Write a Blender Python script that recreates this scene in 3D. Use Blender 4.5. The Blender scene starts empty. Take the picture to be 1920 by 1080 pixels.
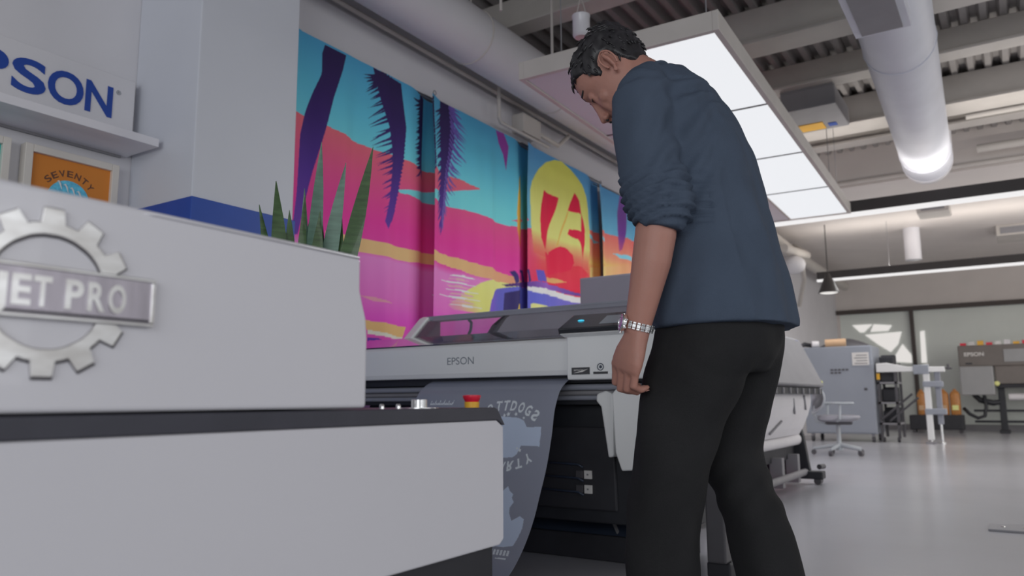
import bpy, bmesh, math, random
import numpy as np
from mathutils import Vector, Matrix

random.seed(7)
rng = np.random.default_rng(7)
scene = bpy.context.scene
COL = scene.collection
R = math.radians

# ------------------------------------------------------------------ camera
cam_d = bpy.data.cameras.new('camera'); cam = bpy.data.objects.new('camera', cam_d); COL.objects.link(cam)
cam_d.sensor_width = 36.0; cam_d.lens = 1441.9 / 1920 * 36.0; cam_d.clip_end = 200
PITCH, ROLL, YAW = R(8.323), R(-0.415), R(33.233)
_F = Vector((math.cos(PITCH) * math.cos(YAW), math.cos(PITCH) * math.sin(YAW), math.sin(PITCH)))
_r = Vector((math.sin(YAW), -math.cos(YAW), 0)); _u = _r.cross(_F)
_r2 = _r * math.cos(ROLL) + _u * math.sin(ROLL); _u2 = -_r * math.sin(ROLL) + _u * math.cos(ROLL)
cam.matrix_world = Matrix(((_r2.x, _u2.x, -_F.x, 0), (_r2.y, _u2.y, -_F.y, 0), (_r2.z, _u2.z, -_F.z, 0.72), (0, 0, 0, 1)))
scene.camera = cam
cam_d.dof.use_dof = True; cam_d.dof.focus_distance = 2.1; cam_d.dof.aperture_fstop = 3.8

# ------------------------------------------------------------------ world, exposure, big lights
vs = scene.view_settings
vs.view_transform = 'Standard'; vs.look = 'None'; vs.gamma = 1.0; vs.exposure = 0.0; vs.use_curve_mapping = False
w = bpy.data.worlds.new('world'); scene.world = w; w.use_nodes = True
w.node_tree.nodes['Background'].inputs[0].default_value = (0.93, 0.96, 1.0, 1)
w.node_tree.nodes['Background'].inputs[1].default_value = 0.235

def area_light(name, loc, target, sx, sy, power, col=(1, 1, 1)):
    l = bpy.data.lights.new(name, 'AREA'); l.shape = 'RECTANGLE'; l.size = sx; l.size_y = sy; l.energy = power; l.color = col
    o = bpy.data.objects.new(name, l); COL.objects.link(o); o.location = loc
    o.rotation_euler = (Vector(target) - Vector(loc)).to_track_quat('-Z', 'Y').to_euler()
    return o
# unseen fill lamps added behind and beside the camera to brighten the room
area_light('window_daylight', (-4.6, -0.6, 2.0), (3.0, 1.9, 0.9), 5.5, 2.6, 132, (0.94, 0.97, 1.0))
area_light('shopfront_daylight', (0.6, -6.0, 2.2), (2.2, 3.0, 1.3), 6.5, 2.6, 94, (0.97, 0.98, 1.0))
area_light('side_daylight', (12.0, -5.0, 2.2), (13.5, 2.0, 1.0), 8.0, 2.6, 165, (1.0, 0.96, 0.90))

# ------------------------------------------------------------------ colour and materials
KEY = 0.43
def lin(v):
    v = v / 255.0
    return v / 12.92 if v <= 0.04045 else ((v + 0.055) / 1.055) ** 2.4
def alb(r, g, b, k=KEY):
    return tuple(min(0.92, lin(v) / k) for v in (r, g, b))
def npalb(rgb, k=KEY):
    a = np.asarray(rgb, float) / 255.0
    a = np.where(a <= 0.04045, a / 12.92, ((a + 0.055) / 1.055) ** 2.4)
    return np.minimum(0.92, a / k)

MATS = {}
def mat(name, rgb, rough=0.5, metal=0.0, var=0.05, vscale=6.0, bump=0.0, bscale=80.0, spec=0.5, stretch=None, coat=0.0, sss=0.0):
    m = bpy.data.materials.new(name); m.use_nodes = True; MATS[name] = m
    nt = m.node_tree; b = nt.nodes['Principled BSDF']
    c = alb(*rgb) if metal < 0.5 else tuple(min(0.95, lin(v) / 0.35) for v in rgb)
    tc = nt.nodes.new('ShaderNodeTexCoord'); mp = nt.nodes.new('ShaderNodeMapping')
    nt.links.new(tc.outputs['Object'], mp.inputs[0])
    if stretch: mp.inputs['Scale'].default_value = stretch
    nz = nt.nodes.new('ShaderNodeTexNoise'); nz.inputs['Scale'].default_value = vscale; nz.inputs['Detail'].default_value = 4
    nt.links.new(mp.outputs[0], nz.inputs['Vector'])
    cr = nt.nodes.new('ShaderNodeValToRGB')
    cr.color_ramp.elements[0].position = 0.3; cr.color_ramp.elements[1].position = 0.7
    cr.color_ramp.elements[0].color = (*[v * (1 - var) for v in c], 1)
    cr.color_ramp.elements[1].color = (*[min(1, v * (1 + var)) for v in c], 1)
    nt.links.new(nz.outputs[0], cr.inputs[0]); nt.links.new(cr.outputs[0], b.inputs['Base Color'])
    b.inputs['Roughness'].default_value = rough; b.inputs['Metallic'].default_value = metal
    b.inputs['Specular IOR Level'].default_value = spec
    b.inputs['Coat Weight'].default_value = coat
    if sss:
        b.inputs['Subsurface Weight'].default_value = sss; b.inputs['Subsurface Radius'].default_value = (0.01, 0.004, 0.002)
        b.inputs['Subsurface Scale'].default_value = 0.5
    if bump:
        n2 = nt.nodes.new('ShaderNodeTexNoise'); n2.inputs['Scale'].default_value = bscale; n2.inputs['Detail'].default_value = 3
        nt.links.new(mp.outputs[0], n2.inputs['Vector'])
        bp = nt.nodes.new('ShaderNodeBump'); bp.inputs['Strength'].default_value = bump; bp.inputs['Distance'].default_value = 0.01
        nt.links.new(n2.outputs[0], bp.inputs['Height']); nt.links.new(bp.outputs[0], b.inputs['Normal'])
    return m
def emit(name, rgb, strength):
    m = bpy.data.materials.new(name); m.use_nodes = True; MATS[name] = m
    nt = m.node_tree; b = nt.nodes['Principled BSDF']
    b.inputs['Base Color'].default_value = (0.05, 0.05, 0.05, 1)
    b.inputs['Emission Color'].default_value = (*[lin(v) for v in rgb], 1); b.inputs['Emission Strength'].default_value = strength
    return m
def attr_mat(name, rough=0.75, bump=0.15, bscale=300.0, sheen=0.0):
    m = bpy.data.materials.new(name); m.use_nodes = True; MATS[name] = m
    nt = m.node_tree; b = nt.nodes['Principled BSDF']
    a = nt.nodes.new('ShaderNodeAttribute'); a.attribute_name = 'print'
    nt.links.new(a.outputs['Color'], b.inputs['Base Color'])
    b.inputs['Roughness'].default_value = rough; b.inputs['Specular IOR Level'].default_value = 0.3
    nz = nt.nodes.new('ShaderNodeTexNoise'); nz.inputs['Scale'].default_value = bscale
    bp = nt.nodes.new('ShaderNodeBump'); bp.inputs['Strength'].default_value = bump; bp.inputs['Distance'].default_value = 0.002
    nt.links.new(nz.outputs[0], bp.inputs['Height']); nt.links.new(bp.outputs[0], b.inputs['Normal'])
    return m
def glass(name, rgb, alpha, rough=0.05):
    m = mat(name, rgb, rough, var=0.02); m.node_tree.nodes['Principled BSDF'].inputs['Alpha'].default_value = alpha
    return m

mat('white_paint', (150, 149, 152), 0.6, var=0.025, vscale=2, bump=0.04)
mat('pillar_paint', (146, 148, 154), 0.45, var=0.02, vscale=2)
mat('deck_paint', (104, 101, 100), 0.6, var=0.06, vscale=3, bump=0.05)
mat('beam_paint', (138, 134, 130), 0.5, var=0.05, vscale=4)
mat('far_paint', (154, 149, 146), 0.6, var=0.03, vscale=2)
mat('blue_paint', (22, 52, 118), 0.4, var=0.05)
mat('sign_blue', (20, 47, 110), 0.4, var=0.03)
mat('duct_metal', (154, 155, 162), 0.4, var=0.04, vscale=3, bump=0.02)
mat('machine_white', (158, 157, 161), 0.28, var=0.012, vscale=3, coat=0.3)
mat('panel_white', (156, 155, 159), 0.5, var=0.02, vscale=2, bump=0.03, bscale=300)
mat('machine_black', (44, 44, 51), 0.45, var=0.08, vscale=20, bump=0.05, bscale=400)
mat('base_black', (32, 32, 36), 0.6, var=0.1, vscale=10)
mat('chrome', (170, 168, 165), 0.22, 1.0, var=0.06, vscale=30)
mat('emblem_metal', (150, 148, 146), 0.36, 1.0, var=0.25, vscale=14, stretch=(1, 1, 3))
mat('emblem_plate', (120, 116, 122), 0.42, 1.0, var=0.12, vscale=12, stretch=(6, 1, 1))
mat('emblem_dark', (52, 50, 54), 0.45, 0.3, var=0.1)
mat('red_plastic', (158, 22, 42), 0.35, var=0.04)
mat('yellow_plastic', (186, 128, 40), 0.4, var=0.04)
mat('printer_white', (168, 171, 178), 0.35, var=0.015, vscale=3)
mat('printer_grey', (104, 106, 114), 0.4, var=0.04)
mat('carriage_grey', (140, 141, 149), 0.45, var=0.02)
mat('printer_text', (92, 96, 102), 0.4, var=0.02)
mat('printer_black', (28, 29, 33), 0.5, var=0.12, vscale=8)
mat('printer_navy', (38, 45, 58), 0.35, var=0.1, vscale=6)
mat('gloss_black', (40, 34, 38), 0.04, var=0.05, spec=1.0, coat=1.0)
mat('screen_dark', (27, 28, 32), 0.25, var=0.05, coat=0.6)
mat('screen_grey', (104, 110, 116), 0.15, var=0.03, coat=0.5)
mat('label_white', (160, 158, 156), 0.6, var=0.02)
mat('grey_box', (108, 108, 116), 0.5, var=0.02)
glass('smoked_lid', (104, 100, 106), 0.28)
mat('leaf_green', (46, 66, 38), 0.4, var=0.35, vscale=14, stretch=(1, 1, 6), coat=0.2)
mat('leaf_grey_green', (60, 84, 72), 0.42, var=0.2, vscale=14, stretch=(1, 1, 6))
mat('pot_white', (140, 140, 140), 0.5)
mat('soil', (48, 38, 30), 0.95, var=0.4, vscale=60, bump=0.6)
mat('frame_white', (152, 148, 142), 0.5)
mat('art_orange', (152, 92, 32), 0.6, var=0.03)
mat('art_teal', (30, 120, 115), 0.6)
mat('art_brown', (72, 46, 34), 0.6)
mat('art_blue', (70, 140, 175), 0.6, var=0.25, vscale=60)
mat('skin', (122, 87, 77), 0.5, var=0.06, vscale=9, bump=0.06, bscale=260, sss=0.12)
mat('nail', (140, 100, 92), 0.3, var=0.03)
mat('hair', (25, 24, 26), 0.42, var=0.35, vscale=60, stretch=(1, 1, 1))
mat('eye_white', (150, 140, 135), 0.2)
mat('shirt', (50, 58, 70), 0.85, var=0.05, vscale=12, bump=0.22, bscale=420, spec=0.2)
mat('pants', (26, 26, 27), 0.85, var=0.1, vscale=10, bump=0.2, bscale=350, spec=0.2)
mat('shoe_black', (26, 26, 28), 0.5)
mat('sole_grey', (120, 120, 120), 0.6)
mat('dial_blue', (34, 42, 92), 0.2, var=0.15, vscale=60, coat=0.6)
mat('steel', (172, 168, 158), 0.25, 1.0, var=0.06, vscale=40)
mat('cabinet_blue_grey', (108, 112, 120), 0.45, var=0.02, vscale=3)
mat('dark_grey', (58, 57, 60), 0.5, var=0.08)
mat('mid_grey', (98, 97, 100), 0.5, var=0.05)
mat('chair_grey', (112, 112, 118), 0.55, var=0.05, vscale=8, bump=0.1, bscale=200)
mat('chair_frame', (120, 124, 128), 0.35, 0.0, var=0.05)
mat('paper_white', (160, 158, 160), 0.5, var=0.02)
mat('roll_tan', (148, 122, 96), 0.6, var=0.06)
mat('far_printer', (84, 79, 76), 0.5, var=0.05)
mat('far_printer_box', (112, 112, 113), 0.4, var=0.03)
mat('amber', (134, 90, 48), 0.35, var=0.15, vscale=30)
mat('pale_yellow', (190, 175, 110), 0.5)
mat('led_black', (38, 36, 36), 0.5)
mat('header_brown', (52, 46, 44), 0.5)
mat('frosted', (160, 164, 160), 0.35, var=0.03, vscale=1.2)
emit('light_white', (232, 234, 238), 1.0)
emit('led_white', (238, 236, 236), 1.0)
emit('bulb_white', (235, 232, 228), 1.0)
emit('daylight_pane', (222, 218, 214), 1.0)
emit('cyan_led', (60, 190, 225), 1.2)
attr_mat('curtain_print'); attr_mat('film_print', 0.22, 0.02)

# ------------------------------------------------------------------ mesh builder
class MB:
    def __init__(s): s.v = []; s.f = []
    def add(s, vs_, fs):
        o = len(s.v); s.v += [tuple(float(k) for k in p) for p in vs_]; s.f += [tuple(i + o for i in f) for f in fs]; return s
    def box(s, x0, x1, y0, y1, z0, z1):
        return s.add([(x0, y0, z0), (x1, y0, z0), (x1, y1, z0), (x0, y1, z0), (x0, y0, z1), (x1, y0, z1), (x1, y1, z1), (x0, y1, z1)],
                     [(3, 2, 1, 0), (4, 5, 6, 7), (0, 1, 5, 4), (1, 2, 6, 5), (2, 3, 7, 6), (3, 0, 4, 7)])
    def obox(s, c, ax, ay, az):      # oriented box: centre and three half vectors
        c = Vector(c); ax = Vector(ax); ay = Vector(ay); az = Vector(az)
        P = [c + sx * ax + sy * ay + sz * az for sz in (-1, 1) for sx, sy in ((-1, -1), (1, -1), (1, 1), (-1, 1))]
        return s.add(P, [(3, 2, 1, 0), (4, 5, 6, 7), (0, 1, 5, 4), (1, 2, 6, 5), (2, 3, 7, 6), (3, 0, 4, 7)])
    def prism(s, poly, axis, a0, a1):   # polygon in the two other axes (in xyz order), extruded along axis
        n = len(poly)
        def P(p, a):
            q = list(p); q.insert('xyz'.index(axis), a); return q
        return s.add([P(p, a0) for p in poly] + [P(p, a1) for p in poly],
                     [tuple(range(n - 1, -1, -1)), tuple(range(n, 2 * n))] + [(i, (i + 1) % n, n + (i + 1) % n, n + i) for i in range(n)])
    def loft(s, rings, cap=True):
        n = len(rings[0]); fs = []
        for k in range(len(rings) - 1):
            fs += [(k * n + i, k * n + (i + 1) % n, (k + 1) * n + (i + 1) % n, (k + 1) * n + i) for i in range(n)]
        if cap: fs += [tuple(range(n - 1, -1, -1)), tuple(range((len(rings) - 1) * n, len(rings) * n))]
        return s.add([p for r in rings for p in r], fs)
    def tube(s, pts, rad, n=10, ru=None, up=None):
        pts = [Vector(p) for p in pts]
        if not hasattr(rad, '__len__'): rad = [rad] * len(pts)
        T = []
        for i in range(len(pts)):
            a = pts[max(0, i - 1)]; b = pts[min(len(pts) - 1, i + 1)]; T.append((b - a).normalized())
        u = Vector(up) if up else (Vector((0, 0, 1)) if abs(T[0].z) < 0.9 else Vector((1, 0, 0)))
        rings = []
        for i, p in enumerate(pts):
            u = (u - T[i] * u.dot(T[i])).normalized(); v = T[i].cross(u)
            r1 = rad[i]; r2 = ru[i] if ru else r1
            rings.append([p + u * (r1 * math.cos(2 * math.pi * k / n)) + v * (r2 * math.sin(2 * math.pi * k / n)) for k in range(n)])
        return s.loft(rings)
    def lathe(s, prof, c, ax=(0, 0, 1), n=20):   # prof: (radius, height) list
        c = Vector(c); ax = Vector(ax).normalized(); u = ax.orthogonal().normalized(); v = ax.cross(u)
        return s.loft([[c + ax * h + (u * math.cos(2 * math.pi * k / n) + v * math.sin(2 * math.pi * k / n)) * max(r, 1e-4) for k in range(n)] for r, h in prof])
    def ball(s, c, r, n=12, m=8):
        if not hasattr(r, '__len__'): r = (r, r, r)
        return s.loft([[(c[0] + r[0] * math.sin(t) * math.cos(2 * math.pi * k / n), c[1] + r[1] * math.sin(t) * math.sin(2 * math.pi * k / n), c[2] + r[2] * math.cos(t)) for k in range(n)]
                       for t in [max(0.02, min(math.pi - 0.02, math.pi * j / m)) for j in range(m + 1)]])
    def build(s, name, material, parent=None, local=False, loc=None, smooth=False, bevel=0.0, seg=2):
        off = Vector((0, 0, 0))
        if parent is not None and not local: off = WL[parent.name]
        if parent is None and loc is not None: off = Vector(loc)
        me = bpy.data.meshes.new(name); me.from_pydata([tuple(Vector(p) - off) for p in s.v], [], s.f)
        bm = bmesh.new(); bm.from_mesh(me); bmesh.ops.recalc_face_normals(bm, faces=bm.faces); bm.to_mesh(me); bm.free()
        return link(name, me, material, parent, off if parent is None else None, smooth, bevel, seg)
WL = {}
def link(name, me, material, parent=None, loc=None, smooth=False, bevel=0.0, seg=2):
    o = bpy.data.objects.new(name, me); COL.objects.link(o); me.materials.append(MATS[material])
    if parent is not None: o.parent = parent; WL[o.name] = WL[parent.name]
    else:
        o.location = loc or (0, 0, 0); WL[o.name] = Vector(loc or (0, 0, 0))
    if smooth is True: me.polygons.foreach_set('use_smooth', [True] * len(me.polygons))
    elif smooth:
        me.polygons.foreach_set('use_smooth', [True] * len(me.polygons)); me.set_sharp_from_angle(angle=R(smooth))
    if bevel:
        b = o.modifiers.new('bevel', 'BEVEL'); b.width = bevel; b.segments = seg; b.limit_method = 'ANGLE'; b.angle_limit = R(35)
    return o
def tag(o, label, cat, group=None, kind=None):
    o['label'] = label; o['category'] = cat
    if group: o['group'] = group
    if kind: o['kind'] = kind
    return o
def struct(o, label=None):
    o['kind'] = 'structure'
    if label: o['label'] = label
    return o
def thing(name, label, cat, loc, rotz=0.0, group=None):
    o = bpy.data.objects.new(name, None); COL.objects.link(o); o.location = loc; o.rotation_euler = (0, 0, rotz)
    o.empty_display_size = 0.1; WL[o.name] = Vector(loc)
    return tag(o, label, cat, group)

_glyph = {}
def glyph(txt, bold=0.0):       # flat text as (verts 2D for cap height 1, faces, width)
    key = (txt, bold)
    if key in _glyph: return _glyph[key]
    c = bpy.data.curves.new('t', 'FONT'); c.body = txt; c.size = 1.0; c.offset = bold; c.resolution_u = 5; c.fill_mode = 'FRONT'
    o = bpy.data.objects.new('t', c); COL.objects.link(o)
    me = bpy.data.meshes.new_from_object(o.evaluated_get(bpy.context.evaluated_depsgraph_get()))
    V = np.array([v.co[:2] for v in me.vertices]); Fc = [tuple(p.vertices) for p in me.polygons]
    bpy.data.objects.remove(o); bpy.data.curves.remove(c); bpy.data.meshes.remove(me)
    h = 0.72
    V = V - np.array([V[:, 0].min(), 0.0]); V = V / h
    _glyph[key] = (V, Fc, V[:, 0].max()); return _glyph[key]
def text(name, txt, material, parent, origin, ux, uy, height, width=None, depth=0.002, bold=0.0, local=False, center=False):
    V, Fc, wd = glyph(txt, bold)
    ux = Vector(ux).normalized(); uy = Vector(uy).normalized(); n = ux.cross(uy)
    sx = height if width is None else width / wd
    o = Vector(origin) - (ux * wd * sx / 2 if center else Vector((0, 0, 0)))
    top = [o + ux * (p[0] * sx) + uy * (p[1] * height) + n * depth for p in V]; bot = [p - n * depth for p in top]
    k = len(top); fs = list(Fc) + [tuple(i + k for i in reversed(f)) for f in Fc]
    cnt = {}
    for f in Fc:
        for a, b in zip(f, f[1:] + f[:1]): cnt[(a, b)] = 1
    fs += [(b, a, a + k, b + k) for (a, b) in cnt if (b, a) not in cnt]
    return MB().add(top + bot, fs).build(name, material, parent, local=local)
def inpoly(px, pz, poly):
    r = np.zeros(px.shape, bool); P = np.asarray(poly, float)
    bb = (px >= P[:, 0].min()) & (px <= P[:, 0].max()) & (pz >= P[:, 1].min()) & (pz <= P[:, 1].max())
    x = px[bb]; z = pz[bb]; q = np.zeros(x.shape, bool)
    for (x0, z0), (x1, z1) in zip(P, np.roll(P, -1, 0)):
        if z0 == z1: continue
        c = ((z0 > z) != (z1 > z)) & (x < (x1 - x0) * (z - z0) / (z1 - z0) + x0); q ^= c
    r[bb] = q; return r
def sheet(name, material, pos, colors, parent=None, loc=None, smooth=True, thick=0.0):   # pos (n,m,3) grid with a printed colour per vertex
    n, m = pos.shape[:2]; off = np.array(loc if loc is not None else (0, 0, 0), float) if parent is None else np.array(WL[parent.name])
    me = bpy.data.meshes.new(name); me.vertices.add(n * m); me.vertices.foreach_set('co', (pos - off).reshape(-1).astype(np.float32))
    i = np.arange(n * m).reshape(n, m); q = np.stack([i[:-1, :-1], i[:-1, 1:], i[1:, 1:], i[1:, :-1]], -1).reshape(-1)
    nf = len(q) // 4; me.loops.add(len(q)); me.loops.foreach_set('vertex_index', q.astype(np.int32))
    me.polygons.add(nf); me.polygons.foreach_set('loop_start', np.arange(nf, dtype=np.int32) * 4); me.polygons.foreach_set('loop_total', np.full(nf, 4, np.int32))
    me.update(calc_edges=True)
    a = me.color_attributes.new('print', 'FLOAT_COLOR', 'POINT')
    a.data.foreach_set('color', np.concatenate([colors.reshape(-1, 3), np.ones((n * m, 1))], 1).reshape(-1).astype(np.float32))
    o = link(name, me, material, parent, tuple(off) if parent is None else None, smooth)
    if thick:
        s = o.modifiers.new('thickness', 'SOLIDIFY'); s.thickness = thick; s.offset = -1
    return o

# ================================================================== THE SETTING
def floor_mat():
    m = mat('floor', (124, 124, 128), 0.16, var=0.05, vscale=0.9, bump=0.02, bscale=6, spec=0.6)
    nt = m.node_tree; b = nt.nodes['Principled BSDF']
    nz = nt.nodes.new('ShaderNodeTexNoise'); nz.inputs['Scale'].default_value = 1.3; nz.inputs['Detail'].default_value = 5
    mr = nt.nodes.new('ShaderNodeMapRange'); mr.inputs[3].default_value = 0.12; mr.inputs[4].default_value = 0.3
    nt.links.new(nz.outputs[0], mr.inputs[0]); nt.links.new(mr.outputs[0], b.inputs['Roughness'])
floor_mat()
struct(MB().box(-6, 20.5, -8, 3.9, -0.2, 0).build('floor', 'floor'))
wl = struct(MB().box(-1.5, 20.2, 3.62, 3.9, 0, 4.2).build('wall_left', 'white_paint'))
# boxed-out head of the wall above the curtains, and a slim conduit along it
struct(MB().box(2.66, 12, 3.56, 3.62, 2.99, 3.30).build('trim_1', 'white_paint', bevel=0.01))
struct(MB().tube([(2.7, 3.54, 3.33), (12, 3.54, 3.33)], 0.018, 8).build('trim_2', 'beam_paint', smooth=40))
struct(MB().box(20.0, 20.2, -8, 3.9, 2.82, 4.2).build('wall_far', 'far_paint'))
struct(MB().box(20.0, 20.2, 3.55, 3.9, 0, 2.82).build('wall_far_return', 'far_paint'))
# pillar beside the curtains, with its blue dado
pil = struct(MB().box(2.06, 2.65, 3.10, 3.62, 0, 4.2).build('wall_pillar', 'pillar_paint', bevel=0.006))
struct(MB().box(2.05, 2.655, 3.085, 3.62, 0.0, 1.655).build('trim_3', 'blue_paint', bevel=0.004))
# near ceiling: fluted steel deck, ribs running away from the camera
def deck():
    pts = []; y = -7.9
    while y < 3.9:
        pts += [(y, 4.12), (y + 0.05, 4.12), (y + 0.075, 4.05), (y + 0.125, 4.05)]; y += 0.15
    v = []; f = []
    for a in (-4, 11.2):
        v += [(a, p[0], p[1]) for p in pts]
    n = len(pts)
    for i in range(n - 1): f.append((i, i + 1, n + i + 1, n + i))
    o = MB().add(v, f)
    o.box(-4, 11.2, -7.9, 3.9, 4.13, 4.25)
    return struct(o.build('ceiling', 'deck_paint'))
deck()
far_c = struct(MB().box(11.2, 20.2, -8, 3.9, 3.60, 3.75).build('ceiling_far', 'far_paint'))
struct(MB().box(11.0, 11.2, -8, 3.62, 3.55, 4.25).build('wall_ceiling_drop', 'far_paint'))
k = 4
for x, wd, z0, z1 in ((5.05, 0.10, 3.78, 4.05), (6.35, 0.22, 3.72, 4.05), (7.7, 0.12, 3.80, 4.05), (8.9, 0.30, 3.72, 4.05), (9.9, 0.14, 3.82, 4.05)):
    b = MB().box(x, x + wd, -7.8, 3.6, z0 + 0.03, z1).box(x - 0.05, x + wd + 0.05, -7.8, 3.6, z0, z0 + 0.03)
    struct(b.build('trim_%d' % k, 'beam_paint', bevel=0.006)); k += 1
# light pipes along the ribs
for y, z in ((2.35, 3.95), (1.9, 3.9)):
    struct(MB().tube([(1.5, y, z), (5.0, y, z)], 0.03, 8).build('trim_%d' % k, 'dark_grey', smooth=40)); k += 1
# far glazed partition: brown header and post, frosted panes, glowing shapes for daylight in the glass
struct(MB().box(19.9, 20.05, -8, 3.9, 2.72, 2.82).build('trim_%d' % k, 'header_brown')); k += 1
for y in (1.99, -0.9, -3.8):
    struct(MB().box(19.92, 20.05, y - 0.04, y + 0.04, 0, 2.72).build('trim_%d' % k, 'header_brown')); k += 1
struct(MB().box(19.96, 20.2, -8, 3.55, 0, 0.12).build('baseboard_far', 'mid_grey'))
for i, (a, b_) in enumerate(((2.03, 3.55), (-0.86, 1.95), (-3.76, -0.94))):
    struct(MB().box(20.02, 20.06, a, b_, 0.12, 2.72).build('window_%d' % (i + 1), 'frosted'))
GLARE_SHAPES = [[(3.281, 2.458), (2.844, 2.458), (3.032, 2.277), (3.126, 2.282)], [(2.809, 2.456), (2.421, 2.407), (2.509, 2.286), (2.891, 2.282)],
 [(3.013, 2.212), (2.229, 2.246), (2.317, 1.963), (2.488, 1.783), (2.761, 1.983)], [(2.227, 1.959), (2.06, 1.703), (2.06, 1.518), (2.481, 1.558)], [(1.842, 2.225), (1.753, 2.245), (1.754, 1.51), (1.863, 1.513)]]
for i, p in enumerate(GLARE_SHAPES):  # flat emissive shapes painting reflected daylight onto the glass, not real windows
    struct(MB().prism(p, 'x', 20.0, 20.018).build('window_%d' % (i + 4), 'daylight_pane'), 'sunlit window pane in the far glazing')

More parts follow.
